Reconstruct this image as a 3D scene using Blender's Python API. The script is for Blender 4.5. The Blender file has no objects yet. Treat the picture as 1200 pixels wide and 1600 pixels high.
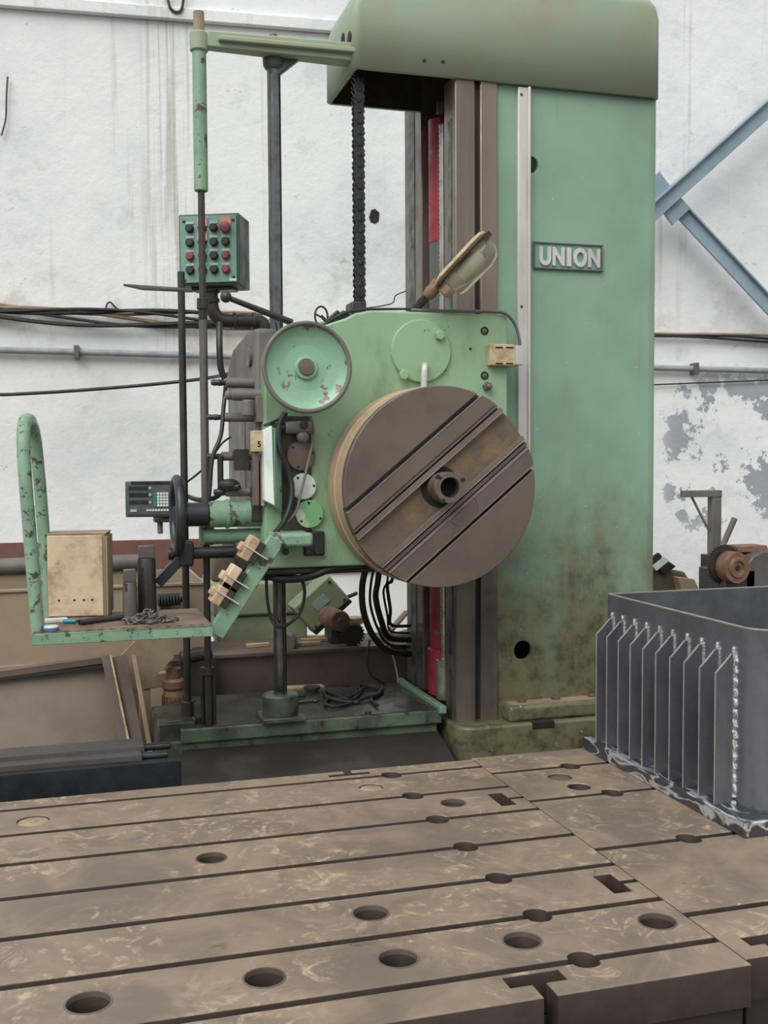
import bpy, bmesh, math, random
from mathutils import Vector, Matrix
random.seed(7)
PI = math.pi
S = bpy.context.scene
COL = S.collection

# ------------------------------------------------------------------ camera, world, sun, exposure
F = 1700.0                                        # focal length for a 1200 x 1600 frame
YAW, PITCH, ROLL, CZ = math.radians(16.48), math.radians(2.93), math.radians(-0.34), 1.67
fw = Vector((math.sin(YAW)*math.cos(PITCH), math.cos(YAW)*math.cos(PITCH), -math.sin(PITCH)))
r0 = Vector((math.cos(YAW), -math.sin(YAW), 0)); u0 = r0.cross(fw)
rt = r0*math.cos(ROLL) + u0*math.sin(ROLL); up = -r0*math.sin(ROLL) + u0*math.cos(ROLL)
cd = bpy.data.cameras.new('camera'); cam = bpy.data.objects.new('camera', cd); COL.objects.link(cam)
cd.sensor_fit = 'VERTICAL'; cd.sensor_height = 24; cd.lens = 24*F/1600; cd.clip_start = .05; cd.clip_end = 200
M4 = Matrix((rt, up, -fw)).transposed().to_4x4(); M4.translation = (0, 0, CZ); cam.matrix_world = M4
S.camera = cam

w = bpy.data.worlds.new('overcast'); S.world = w; w.use_nodes = True
nt = w.node_tree; bg = nt.nodes['Background']
tc = nt.nodes.new('ShaderNodeTexCoord'); sx = nt.nodes.new('ShaderNodeSeparateXYZ'); rp = nt.nodes.new('ShaderNodeValToRGB')
nt.links.new(tc.outputs['Generated'], sx.inputs[0]); nt.links.new(sx.outputs['Z'], rp.inputs[0]); nt.links.new(rp.outputs[0], bg.inputs[0])
rp.color_ramp.elements[0].position = 0.0; rp.color_ramp.elements[0].color = (.10, .095, .09, 1)
rp.color_ramp.elements[1].position = 0.06; rp.color_ramp.elements[1].color = (.95, .98, 1, 1)
bg.inputs['Strength'].default_value = 0.62
sd = bpy.data.lights.new('daylight', 'SUN'); sun = bpy.data.objects.new('daylight', sd); COL.objects.link(sun)
sd.energy = 2.0; sd.angle = math.radians(50); sd.color = (1, .985, .96)
sun.rotation_euler = Vector((.50, .50, -.80)).to_track_quat('-Z', 'Y').to_euler()
S.view_settings.view_transform = 'Standard'; S.view_settings.look = 'None'
S.view_settings.gamma = 1; S.view_settings.exposure = 0.46; S.view_settings.use_curve_mapping = False

# ------------------------------------------------------------------ measuring: a sight line met with a plane of the place
def ray(px, py): return fw + rt*((px-600)/F) + up*((800-py)/F)
def P(px, py, Y=None, Z=None, X=None):
    d = ray(px, py)
    t = Y/d.y if Y is not None else (Z-CZ)/d.z if Z is not None else X/d.x
    p = d*t; p.z += CZ; return p
WA = math.radians(4.2); WN = Vector((math.sin(WA), math.cos(WA), 0)); WD = 8.75     # the back wall stands a little askew to the machine
WU = Vector((math.cos(WA), -math.sin(WA), 0))
def PW(px, py, off=0.0):
    d = ray(px, py); t = (WD-off)/d.dot(WN); p = d*t; p.z += CZ; return p
def m_px(p): return (Vector(p)-Vector((0, 0, CZ))).dot(fw)/F                         # metres in one pixel at p

# ------------------------------------------------------------------ materials
def C(h, k=1.0):
    v = [int(h[i:i+2], 16)/255 for i in (0, 2, 4)]
    return tuple(k*(c/12.92 if c <= .04045 else ((c+.055)/1.055)**2.4) for c in v) + (1,)
class NT:
    def __init__(s, name):
        s.m = bpy.data.materials.new(name); s.m.use_nodes = True; s.t = s.m.node_tree
        s.b = s.t.nodes['Principled BSDF']
    def n(s, typ, **kw):
        x = s.t.nodes.new(typ)
        for k, v in kw.items(): setattr(x, k, v)
        return x
    def l(s, a, b): s.t.links.new(a, b)
    def noise(s, co, scale, detail=5, rough=.6, dist=0.0):
        x = s.n('ShaderNodeTexNoise'); x.inputs['Scale'].default_value = scale; x.inputs['Detail'].default_value = detail
        x.inputs['Roughness'].default_value = rough; x.inputs['Distortion'].default_value = dist
        if co is not None: s.l(co, x.inputs['Vector'])
        return x.outputs[0]
    def ramp(s, v, a, b, lo=0.0, hi=1.0):
        x = s.n('ShaderNodeMapRange', interpolation_type='SMOOTHSTEP'); s.l(v, x.inputs[0])
        for i, q in enumerate((a, b, lo, hi)): x.inputs[i+1].default_value = q
        return x.outputs[0]
    def mix(s, f, a, b):
        x = s.n('ShaderNodeMix', data_type='RGBA')
        for sock, v in ((x.inputs[0], f), (x.inputs[6], a), (x.inputs[7], b)):
            if hasattr(v, 'is_linked'): s.l(v, sock)
            else: sock.default_value = v
        return x.outputs[2]
    def math(s, op, a, b=0.0):
        x = s.n('ShaderNodeMath', operation=op)
        for sock, v in ((x.inputs[0], a), (x.inputs[1], b)):
            if hasattr(v, 'is_linked'): s.l(v, sock)
            else: sock.default_value = v
        return x.outputs[0]
    def mapping(s, co, scale):
        x = s.n('ShaderNodeMapping'); x.inputs['Scale'].default_value = scale; s.l(co, x.inputs[0]); return x.outputs[0]
    def bump(s, h, st, d=.01):
        x = s.n('ShaderNodeBump'); x.inputs['Strength'].default_value = st; x.inputs['Distance'].default_value = d
        s.l(h, x.inputs['Height']); s.l(x.outputs[0], s.b.inputs['Normal'])
def mat(name, c1, c2=None, scale=5, lo=.4, hi=.7, rough=.5, metal=0.0, chip=None, ch=(.66, .69), cscale=14, bump=.12, bscale=70, stretch=(1, 1, 1), spec=.5):
    t = NT(name); co = t.n('ShaderNodeTexCoord').outputs['Object']; geo = t.n('ShaderNodeNewGeometry').outputs['Position']
    col = C(c1) if isinstance(c1, str) else c1
    cc = t.mapping(geo, stretch)
    if c2: col = t.mix(t.ramp(t.noise(cc, scale, 6, .65), lo, hi), col, C(c2))
    if chip: col = t.mix(t.ramp(t.noise(geo, cscale, 7, .7), *ch), col, C(chip))
    if hasattr(col, 'is_linked'): t.l(col, t.b.inputs['Base Color'])
    else: t.b.inputs['Base Color'].default_value = col
    t.l(t.ramp(t.noise(geo, scale*2, 3), .3, .7, max(.05, rough-.1), min(1, rough+.12)), t.b.inputs['Roughness'])
    t.b.inputs['Metallic'].default_value = metal; t.b.inputs['Specular IOR Level'].default_value = spec
    if bump: t.bump(t.noise(geo, bscale, 4), bump, .006)
    return t.m

G = {}
G['green'] = mat('worn_green_enamel', '809F87', '6F8D76', 3, rough=.42, chip='6A5A48', ch=(.70, .73), cscale=9, bump=.1)
G['head_green'] = mat('oily_green_enamel', '8FAF8B', '70896A', 3.2, .44, .74, rough=.38, chip='5B5040', ch=(.635, .69), cscale=9, stretch=(1, 1, .45))
G['cover_green'] = mat('dusty_green_enamel', '96A68F', '9E9A80', 2.2, .45, .75, rough=.6, chip='6E604A', ch=(.72, .75), cscale=9)
G['bed_green'] = mat('oil_stained_green', '5C6E59', '45463E', 6, .35, .6, rough=.4, chip='2C2825', ch=(.58, .64), cscale=12)
G['chip_green'] = mat('chipped_green_paint', '84A489', '718F78', 6, rough=.45, chip='4F4740', ch=(.56, .60), cscale=16)
G['dish_green'] = mat('bright_green_enamel', '8FB89B', '84AC8F', 4, rough=.3, chip='7A6355', ch=(.58, .62), cscale=11)
G['brown'] = mat('browned_cast_iron', '72655C', '61544D', 3, rough=.42, metal=.25, bump=.06, chip='8A7660', ch=(.70, .8), cscale=6)
G['brown_pol'] = mat('brown_ground_slideway', '83776D', '6C6159', 4, rough=.34, metal=.45, bump=.03, stretch=(1, 1, .1))
G['rim'] = mat('rim_iron_with_paint', 'B49B80', '7E876E', 2.5, .50, .68, rough=.45, metal=.1)
G['channel'] = mat('greasy_channel_floor', '6A5C50', '7E6A4E', 9, .45, .65, rough=.55, metal=.15, bump=.4, bscale=40)
G['table'] = None
G['dark'] = mat('dark_oily_steel', '3E3D3C', '4C4844', 6, rough=.4, metal=.45)
G['black'] = mat('black_paint', '26292C', '303336', 6, rough=.35)
G['rubber'] = mat('black_rubber', '232528', '2D2E2F', 8, rough=.5)
G['grey'] = mat('grey_steel', '6C6A67', '5A5754', 4, rough=.42, metal=.3, chip='7D6D5C', ch=(.64, .7))
G['gear'] = mat('grey_gearbox_casting', '726D69', '5F5854', 3, .4, .65, rough=.5, chip='8B7C6B', ch=(.66, .75), stretch=(1, 1, .25))
G['shaft'] = mat('dark_polished_shaft', '6E7070', '565452', 8, rough=.16, metal=.85, bump=.0)
G['chrome'] = mat('worn_bright_steel', 'B5B2AC', '8E8A84', 10, rough=.28, metal=.7, bump=.05)
G['alu'] = mat('aluminium_rail', 'D0CDC8', 'B7B3AC', 6, rough=.4, metal=.2, stretch=(1, 1, .2))
G['red'] = mat('red_primer', 'A83746', '8C2C3A', 6, rough=.4, chip='7C7672', ch=(.60, .66), cscale=9)
G['cream'] = mat('yellowed_cream_metal', 'C9B795', 'A48F6C', 14, .4, .65, rough=.5, chip='70583E', ch=(.66, .72), cscale=20)
G['whitep'] = mat('white_paint', 'DDE3DE', 'BFCBC2', 8, rough=.35, chip='6E7A68', ch=(.68, .72), cscale=18)
G['box_green'] = mat('blue_green_enamel', '74998B', '688C7E', 5, rough=.45, chip='4B5650', ch=(.72, .74), cscale=25)
G['box_dark'] = mat('dark_green_enamel', '4A5A55', '424F4B', 5, rough=.5)
G['redb'] = mat('red_button', '7C3A3C', '8C4C50', 30, rough=.4)
G['orange'] = mat('orange_tag', 'D98A74', 'C97A64', 20, rough=.5)
G['wood'] = mat('grubby_plywood', 'C0A88A', '9A8062', 9, .35, .7, rough=.75, chip='5E4A38', ch=(.66, .72), cscale=18, bump=.25, bscale=35)
G['cork'] = mat('worn_fibreboard', 'D2BC9F', '9C846A', 7, .40, .70, rough=.8, chip='54412F', ch=(.70, .73), cscale=30, bump=.3, bscale=50)
G['card'] = mat('brown_card', '9E8B74', '87745E', 5, rough=.8)
G['olive'] = mat('olive_sheet_metal', '9C8C74', '8B7C66', 2.5, .4, .7, rough=.55, chip='6B5C48', ch=(.67, .74), cscale=4)
G['olive2'] = mat('dull_grey_olive_sheet', '7C6F60', '6E6255', 3, .4, .7, rough=.5, chip='5C5246', ch=(.66, .72), cscale=5)
G['steelbr'] = mat('brown_primed_steel', '6B5A52', '58493F', 4, rough=.55, chip='8A7866', ch=(.68, .74))
G['pale_green'] = mat('pale_green_machine_enamel', '97A083', '828B6E', 3, rough=.5, chip='5E5A48', ch=(.70, .74))
G['redbrown'] = mat('red_oxide_band', '75504A', '69463F', 4, rough=.65, chip='8A6E66', ch=(.68, .72), cscale=12)
G['rust'] = mat('rusty_castings', '8A6A55', '6A5244', 14, rough=.65, metal=.2, bump=.3)
G['blue'] = mat('blue_grey_steel_paint', '8FA3AE', '7E929D', 3, rough=.5, chip='6E6A66', ch=(.72, .76))
G['tank'] = mat('blue_grey_mill_scale', '74757B', '626369', 5, .35, .7, rough=.27, metal=.5, bump=.06, chip='83817F', ch=(.66, .8), cscale=5, stretch=(1, 1, .5))
G['weld'] = mat('bright_weld_bead', 'C4C4C2', '8C8C8C', 60, rough=.3, metal=.7, bump=.7, bscale=150)
G['tankedge'] = mat('ground_steel_edge', 'B0ADA6', '96928B', 20, rough=.35, metal=.5)
G['concrete'] = mat('oily_concrete', '6A6158', '544C45', 1.5, rough=.8, chip='3E3833', ch=(.6, .7), cscale=3)
G['plug'] = mat('dusty_plug', 'A08F78', '85745F', 20, rough=.8)
G['tarp'] = mat('olive_tarpaulin', '57543F', '4A4738', 6, rough=.7, bump=.3)
G['slotwall'] = mat('oily_shaded_slot_wall', '382E29', '42362F', 8, rough=.6)  # oil-dark colour that also paints in the shade of the narrow slots
G['bed_top'] = mat('oil_wet_bed', '4A4C49', '35352F', 5, .4, .6, rough=.25, chip='5C6A56', ch=(.62, .7), cscale=7)
G['conduit'] = mat('dusty_grey_conduit', '999C9E', '84878A', 6, rough=.7)
G['rail_paint'] = mat('badly_chipped_rail_paint', '84A489', '6F8D76', 6, rough=.4, chip='4C433D', ch=(.545, .60), cscale=22)
G['dkhole'] = mat('hole_shade_and_black', '2A2826', '221F1D', 8, rough=.9)  # near-black for shade painted inside holes, and for black parts and print
G['platebrown'] = mat('dark_brown_plate', '3A3330', '302B2A', 4, rough=.45, metal=.2)
G['cover'] = mat('dusty_way_cover', '4A4645', '55504C', 4, rough=.5)
G['bellows'] = mat('black_rubber_bellows', '17191C', '1E2023', 6, rough=.6)
G['grease'] = mat('greasy_black_chain', '2F3034', '3C3B3A', 20, rough=.4, metal=.4)
G['lavender'] = mat('grey_screen_label', 'A9B8B4', '98A6A2', 30, rough=.5)
G['teal'] = mat('teal_plastic', '2F8E97', '2A7F88', 20, rough=.4)
G['bluep'] = mat('blue_plastic', '3D68A8', '345A94', 20, rough=.3)
G['droface'] = mat('dark_readout_panel', '4C5252', '565C5A', 10, rough=.4)
G['dro_dark'] = mat('smoked_display', '25282A', '2C2F30', 10, rough=.25)

def make_table_mat():
    t = NT('worn_brown_table'); g = t.n('ShaderNodeNewGeometry').outputs['Position']
    base = t.mix(t.ramp(t.noise(g, 3.2, 7, .62, .8), .36, .66), C('786B60'), C('93816F'))
    sc = t.ramp(t.noise(g, 9, 8, .72, 2.2), .50, .68)
    lightzone = t.ramp(t.noise(g, 2.3, 3, .5), .38, .58)
    base = t.mix(t.math('MULTIPLY', sc, lightzone), base, C('BDA68C'))
    base = t.mix(t.ramp(t.noise(g, 6, 8, .75, 1.2), .62, .74), base, C('54483F'))
    scr = t.ramp(t.noise(t.mapping(g, (30, 4, 4)), 3, 4, .6, 1.5), .66, .74)
    base = t.mix(t.math('MULTIPLY', scr, .35), base, C('A8937C'))
    t.l(base, t.b.inputs['Base Color']); t.b.inputs['Metallic'].default_value = .15
    t.l(t.ramp(t.noise(g, 5, 4), .3, .7, .36, .6), t.b.inputs['Roughness']); t.bump(t.noise(g, 40, 6), .12, .005)
    return t.m
G['table'] = make_table_mat()

def make_column_mat():                            # green enamel with an oily brown grime that has soaked up from the base
    t = NT('grimy_column_enamel'); g = t.n('ShaderNodeNewGeometry').outputs['Position']
    sp = t.n('ShaderNodeSeparateXYZ'); t.l(g, sp.inputs[0])
    col = t.mix(t.ramp(t.noise(g, 2.2, 6), .35, .7), C('87A890'), C('7D9A84'))
    n = t.noise(t.mapping(g, (1.6, 1.6, .8)), 1.6, 6, .58)
    grime = t.ramp(t.math('ADD', n, t.math('MULTIPLY', t.math('SUBTRACT', 1.35, sp.outputs['Z']), .36)), .34, .84)
    dirt = t.mix(t.ramp(t.noise(g, 11, 7, .7), .42, .66), C('716D52'), C('4C4A38'))
    col = t.mix(grime, col, dirt)
    col = t.mix(t.ramp(t.noise(t.mapping(g, (3, 3, .25)), 6, 5), .6, .78, 0, .5), col, C('8A8468'))
    col = t.mix(t.ramp(t.noise(g, 60, 2), .735, .755), col, C('C9C6B4'))
    col = t.mix(t.ramp(t.noise(t.mapping(g, (1, 1, 3)), 9, 6, .7), .70, .73), col, C('4E6A56'))
    t.l(col, t.b.inputs['Base Color']); t.l(t.ramp(t.noise(g, 4), .3, .7, .34, .55), t.b.inputs['Roughness'])
    t.bump(t.noise(g, 7, 4), .15, .008); return t.m
G['column'] = make_column_mat()

def make_wall_mat():
    t = NT('stained_whitewash'); g = t.n('ShaderNodeNewGeometry').outputs['Position']
    sp = t.n('ShaderNodeSeparateXYZ'); t.l(g, sp.inputs[0]); X, Z = sp.outputs['X'], sp.outputs['Z']
    col = t.mix(t.ramp(t.noise(g, 1.1, 6, .6), .4, .72), C('EDEEEE'), C('DCDEDF'))
    col = t.mix(t.ramp(t.noise(g, 3.0, 8, .7), .56, .75, 0, .55), col, C('BDBFBF'))
    st = t.ramp(t.noise(t.mapping(g, (3.2, 3.2, .12)), 2.4, 7, .7), .56, .74)
    up_ = t.ramp(Z, 2.0, 3.6)
    col = t.mix(t.math('MULTIPLY', t.math('MULTIPLY', st, up_), .55), col, C('A99F90'))
    band = t.math('MULTIPLY', t.ramp(t.math('ABSOLUTE', t.math('SUBTRACT', X, .86)), .30, .05), t.ramp(Z, 2.2, 3.2))
    fs = t.ramp(t.noise(t.mapping(g, (14, 14, .25)), 2.5, 5, .6), .46, .66)
    col = t.mix(t.math('MULTIPLY', t.math('MULTIPLY', fs, band), .6), col, C('A79A88'))
    blot = t.ramp(t.noise(g, 1.7, 9, .74), .54, .70)
    col = t.mix(t.math('MULTIPLY', blot, .32), col, C('A9ABAA'))
    tan = t.math('MULTIPLY', t.ramp(t.noise(g, 2.6, 8, .72), .5, .68), t.math('MULTIPLY', t.ramp(Z, 2.0, 2.6), t.ramp(Z, 3.3, 2.7)))
    col = t.mix(t.math('MULTIPLY', tan, .5), col, C('B9A284'))
    # limewash fallen off in flakes low on the right of the wall
    zone = t.math('MULTIPLY', t.ramp(X, 4.75, 5.2), t.math('MULTIPLY', t.ramp(Z, .5, 1.3), t.ramp(Z, 2.55, 2.15)))
    fl = t.ramp(t.math('ADD', t.noise(g, 2.4, 9, .68), t.math('MULTIPLY', zone, .12)), .645, .665)
    col = t.mix(t.math('MULTIPLY', fl, zone), col, C('9EA3A8'))
    fine = t.ramp(t.noise(t.mapping(g, (1, 1, 1.4)), 7, 9, .75), .655, .665)
    col = t.mix(t.math('MULTIPLY', fine, .55), col, C('A6A39D'))
    t.l(col, t.b.inputs['Base Color']); t.b.inputs['Roughness'].default_value = .9; t.b.inputs['Specular IOR Level'].default_value = .2
    t.bump(t.noise(g, 5, 9, .7), .35, .03); return t.m
G['wall'] = make_wall_mat()

def make_checker():
    t = NT('tread_plate'); g = t.n('ShaderNodeNewGeometry').outputs['Position']
    col = t.mix(t.ramp(t.noise(g, 8, 6), .4, .65), C('8B7564'), C('6D5B4E')); t.l(col, t.b.inputs['Base Color'])
    t.b.inputs['Roughness'].default_value = .5; t.b.inputs['Metallic'].default_value = .3
    v = t.n('ShaderNodeTexWave', wave_type='BANDS', bands_direction='DIAGONAL'); v.inputs['Scale'].default_value = 14; t.l(g, v.inputs[0])
    t.bump(v.outputs[1], .8, .01); return t.m
G['tread'] = make_checker()

def make_flange_mat():
    t = NT('ground_bright_flange'); g = t.n('ShaderNodeNewGeometry').outputs['Position']
    swirl = t.ramp(t.math('ABSOLUTE', t.math('SUBTRACT', t.noise(t.mapping(g, (2.2, .8, 2.2)), 4.5, 2, .5, 1.6), .5)), .06, .01, 0, .85)
    col = t.mix(swirl, C('53565C'), C('D6D9DC')); t.l(col, t.b.inputs['Base Color'])
    t.b.inputs['Metallic'].default_value = .6; t.b.inputs['Roughness'].default_value = .3; t.bump(t.noise(g, 30, 4, .6, 2), .4, .006); return t.m
G['flange'] = make_flange_mat()

def make_glass():
    t = NT('dusty_lamp_glass'); t.b.inputs['Base Color'].default_value = C('D9D3BE'); t.b.inputs['Roughness'].default_value = .1
    t.b.inputs['Transmission Weight'].default_value = .8; t.b.inputs['IOR'].default_value = 1.3; return t.m
G['glass'] = make_glass()

# ------------------------------------------------------------------ mesh building
ORG = {}
def vec(p): return Vector(p)
class MB:
    def __init__(s): s.v = []; s.f = []
    def add(s, vs, fs):
        o = len(s.v); s.v += [Vector(p) for p in vs]; s.f += [tuple(i+o for i in f) for f in fs]; return s
    def hexa(s, p):                               # p: 4 lower, 4 upper corners, both counter-clockwise
        return s.add(p, [(3, 2, 1, 0), (4, 5, 6, 7), (0, 1, 5, 4), (1, 2, 6, 5), (2, 3, 7, 6), (3, 0, 4, 7)])
    def box(s, a, b):
        x0, y0, z0 = a; x1, y1, z1 = b
        return s.hexa([(x0, y0, z0), (x1, y0, z0), (x1, y1, z0), (x0, y1, z0), (x0, y0, z1), (x1, y0, z1), (x1, y1, z1), (x0, y1, z1)])
    def obox(s, c, ax, ay, az):                   # oriented box, half-axis vectors
        c, ax, ay, az = map(Vector, (c, ax, ay, az))
        return s.hexa([c+i*ax+j*ay+k*az for k in (-1, 1) for i, j in ((-1, -1), (1, -1), (1, 1), (-1, 1))])
    def beam(s, a, b, wx, wz, up_=(0, 0, 1)):
        a, b = Vector(a), Vector(b); d = (b-a).normalized(); sd_ = d.cross(Vector(up_)).normalized(); u_ = sd_.cross(d)
        return s.obox((a+b)/2, (b-a)/2, sd_*wx/2, u_*wz/2)
    def prism(s, poly, ext):
        poly = [Vector(p) for p in poly]; e = Vector(ext); n = len(poly)
        return s.add(poly+[p+e for p in poly], [tuple(range(n))[::-1], tuple(range(n, 2*n))] + [(i, (i+1) % n, (i+1) % n+n, i+n) for i in range(n)])
    def lathe(s, o, ax, prof, n=32, close=True):  # prof: (distance along axis, radius)
        o = Vector(o); ax = Vector(ax).normalized(); a = ax.orthogonal().normalized(); b = ax.cross(a)
        vs = [o+ax*h+(a*math.cos(2*PI*i/n)+b*math.sin(2*PI*i/n))*max(r, 1e-5) for h, r in prof for i in range(n)]; m = len(prof)
        fs = [(k*n+i, k*n+(i+1) % n, (k+1)*n+(i+1) % n, (k+1)*n+i) for k in range(m-1) for i in range(n)]
        if close: fs += [tuple(range(n))[::-1], tuple(range((m-1)*n, m*n))]
        return s.add(vs, fs)
    def cyl(s, a, b, r, r2=None, n=20):
        a, b = Vector(a), Vector(b); L = (b-a).length
        return s.lathe(a, b-a, [(0, r), (L, r if r2 is None else r2)], n)
    def ccyl(s, a, b, r, c=.004, n=24):
        a, b = Vector(a), Vector(b); L = (b-a).length
        return s.lathe(a, b-a, [(0, r-c), (c, r), (L-c, r), (L, r-c)], n)
    def ring(s, a, b, ro, ri, n=32):
        a, b = Vector(a), Vector(b); L = (b-a).length
        return s.lathe(a, b-a, [(0, ri), (0, ro), (L, ro), (L, ri), (0, ri)], n, False)
    def tube(s, path, r, n=10, sm=6, cyc=False):
        p = [Vector(q) for q in path]
        if sm > 1 and len(p) > 2:
            q = []
            m = len(p) if cyc else len(p)-1
            for i in range(m):
                g = (lambda k: p[k % len(p)]) if cyc else (lambda k: p[min(max(k, 0), len(p)-1)])
                a, b, c, d = g(i-1), g(i), g(i+1), g(i+2)
                for j in range(sm):
                    t = j/sm; q.append(.5*((2*b)+(c-a)*t+(2*a-5*b+4*c-d)*t*t+(3*b-a-3*c+d)*t**3))
            if not cyc: q.append(p[-1])
            p = q
        m = len(p); rad = r if callable(r) else (lambda t: r); vs = []; nrm = None
        for i in range(m):
            t = ((p[(i+1) % m]-p[i-1]) if cyc else (p[min(i+1, m-1)]-p[max(i-1, 0)])).normalized()
            if nrm is None: nrm = t.orthogonal().normalized()
            nrm = (nrm-t*nrm.dot(t)).normalized(); b = t.cross(nrm)
            vs += [p[i]+(nrm*math.cos(2*PI*k/n)+b*math.sin(2*PI*k/n))*rad(i/(m-1)) for k in range(n)]
        fs = [(i*n+k, i*n+(k+1) % n, ((i+1) % m)*n+(k+1) % n, ((i+1) % m)*n+k) for i in range(m if cyc else m-1) for k in range(n)]
        if not cyc: fs += [tuple(range(n))[::-1], tuple(range((m-1)*n, m*n))]
        return s.add(vs, fs)
    def ball(s, c, r, n=16, sc=(1, 1, 1)):
        k = n//2; vs = []
        o0 = len(s.v)
        prof = [(-r*math.cos(PI*i/k), r*math.sin(PI*i/k)) for i in range(k+1)]
        s.lathe(c, (0, 0, 1), prof, n, False)
        for i in range(o0, len(s.v)): s.v[i] = Vector(c)+Vector([(s.v[i][j]-c[j])*sc[j] for j in range(3)])
        return s
    def hexbolt(s, c, d, r, h):                   # hexagon head, c centre of its seat, d direction
        return s.lathe(c, d, [(0, r), (h*.85, r), (h, r*.85)], 6)
    def mesh(s, name, ctr):
        me = bpy.data.meshes.new(name); me.from_pydata([tuple(v-ctr) for v in s.v], [], s.f)
        bm = bmesh.new(); bm.from_mesh(me); bmesh.ops.remove_doubles(bm, verts=bm.verts, dist=1e-6)
        bmesh.ops.recalc_face_normals(bm, faces=bm.faces); bm.to_mesh(me); bm.free(); return me
    def build(s, name, m, parent=None, bevel=0, seg=2, label=None, ang=38):
        lo = Vector([min(v[i] for v in s.v) for i in range(3)]); hi = Vector([max(v[i] for v in s.v) for i in range(3)]); c = (lo+hi)/2
        if parent is None: c.z = lo.z
        me = s.mesh(name, c); return finish(name, me, m, c, parent, bevel, seg, label, ang)
def finish(name, me, m, c, parent, bevel=0, seg=2, label=None, ang=38):
    me.materials.append(G[m] if isinstance(m, str) else m)
    o = bpy.data.objects.new(name, me); COL.objects.link(o)
    if len(me.polygons):
        me.shade_smooth(); me.set_sharp_from_angle(angle=math.radians(ang))
    ORG[o.name] = Vector(c)
    if parent: o.parent = parent; o.location = Vector(c)-ORG[parent.name]
    else: o.location = c
    if bevel:
        b = o.modifiers.new('edge', 'BEVEL'); b.width = bevel; b.segments = seg; b.limit_method = 'ANGLE'; b.angle_limit = math.radians(40)
    if label: o['label'] = label
    return o
def tag(o, label, cat, group=None, kind=None):
    o['label'] = label; o['category'] = cat
    if group: o['group'] = group
    if kind: o['kind'] = kind
    return o
def thing(name, label, cat, loc, group=None):
    o = bpy.data.objects.new(name, None); COL.objects.link(o); o.location = loc; o.empty_display_size = .1; ORG[o.name] = Vector(loc)
    return tag(o, label, cat, group)
def inst(src, pos, parent, rot=None):             # copy sharing mesh data, centre at pos
    o = src.copy(); COL.objects.link(o); o.parent = parent; ORG[o.name] = Vector(pos); o.location = Vector(pos)-ORG[parent.name]
    if rot is not None: o.rotation_euler = rot
    return o
def structure(o, label, cat): return tag(o, label, cat, kind='structure')
def plate_mesh(name, outline, holes, z0, z1, bev=.003):
    cu = bpy.data.curves.new(name, 'CURVE'); cu.dimensions = '2D'; cu.fill_mode = 'BOTH'
    for loop in [outline]+holes:
        sp = cu.splines.new('POLY'); sp.points.add(len(loop)-1); sp.use_cyclic_u = True
        for q, (x, y) in zip(sp.points, loop): q.co = (x, y, 0, 1)
    cu.extrude = (z1-z0)/2-bev; cu.bevel_depth = bev; cu.bevel_resolution = 1; cu.offset = -bev
    o = bpy.data.objects.new(name, cu); COL.objects.link(o); bpy.context.view_layer.update()
    dg = bpy.context.evaluated_depsgraph_get(); me = bpy.data.meshes.new_from_object(o.evaluated_get(dg), depsgraph=dg)
    bpy.data.objects.remove(o); bpy.data.curves.remove(cu); me.name = name; me.materials.clear()
    xs = [v.co.x for v in me.vertices]; ys = [v.co.y for v in me.vertices]
    c = Vector(((min(xs)+max(xs))/2, (min(ys)+max(ys))/2, (z0+z1)/2))
    for v in me.vertices: v.co -= Vector((c.x, c.y, 0))
    return me, c
def circ(x, y, r, n=28): return [(x+r*math.cos(2*PI*i/n), y+r*math.sin(2*PI*i/n)) for i in range(n)]
def text_mesh(s, size, depth, off=0.0):
    cu = bpy.data.curves.new('txt', 'FONT'); cu.body = s; cu.size = size; cu.extrude = depth; cu.offset = off; cu.align_x = 'CENTER'
    o = bpy.data.objects.new('txt', cu); COL.objects.link(o); bpy.context.view_layer.update(); dg = bpy.context.evaluated_depsgraph_get()
    me = bpy.data.meshes.new_from_object(o.evaluated_get(dg), depsgraph=dg); bpy.data.objects.remove(o); bpy.data.curves.remove(cu); me.materials.clear(); return me
def cable(name, pts, r, m, parent=None, n=8, label=None, sm=7):
    return MB().tube([P(a, b, Y=c) if not isinstance(a, Vector) else a for a, b, c in pts], r, n, sm).build(name, m, parent, label=label)
YM = Vector((0, -1, 0)); XM = Vector((-1, 0, 0)); ZP = Vector((0, 0, 1))

# ------------------------------------------------------------------ the setting
T = .40                                            # height of the floor-plate tops
structure(MB().box((-7, -5, -.2), (13, 10.2, 0)).build('floor', 'concrete'), 'oily dark concrete workshop floor', 'floor')
def wbox(a, b, z0, z1, t0, t1):                    # a box along the wall between distances a and b, standing t0..t1 off it
    m = MB(); o = WN*WD
    m.hexa([o+WU*u-WN*t+ZP*z for z in (z0, z1) for u, t in ((a, t1), (b, t1), (b, t0), (a, t0))]); return m
def wu(px, py): return PW(px, py).dot(WU)
wall = structure(wbox(-7, 12, 0, 6.2, -.25, 0).build('wall_back', 'wall'), 'stained and flaking whitewashed back wall', 'wall')
zl = PW(255, 33).z
structure(wbox(-7, wu(700, 60), zl, zl+.10, 0, .05).build('trim_1', 'wall', bevel=.012), 'plaster ledge running high along the white wall', 'ledge')
zb0, zb1 = PW(100, 906).z, PW(100, 846).z
structure(wbox(-7, wu(600, 870), zb0, zb1, 0, .03).build('trim_2', 'redbrown', bevel=.005), 'red-brown painted band low on the white wall', 'wall band')
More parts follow.
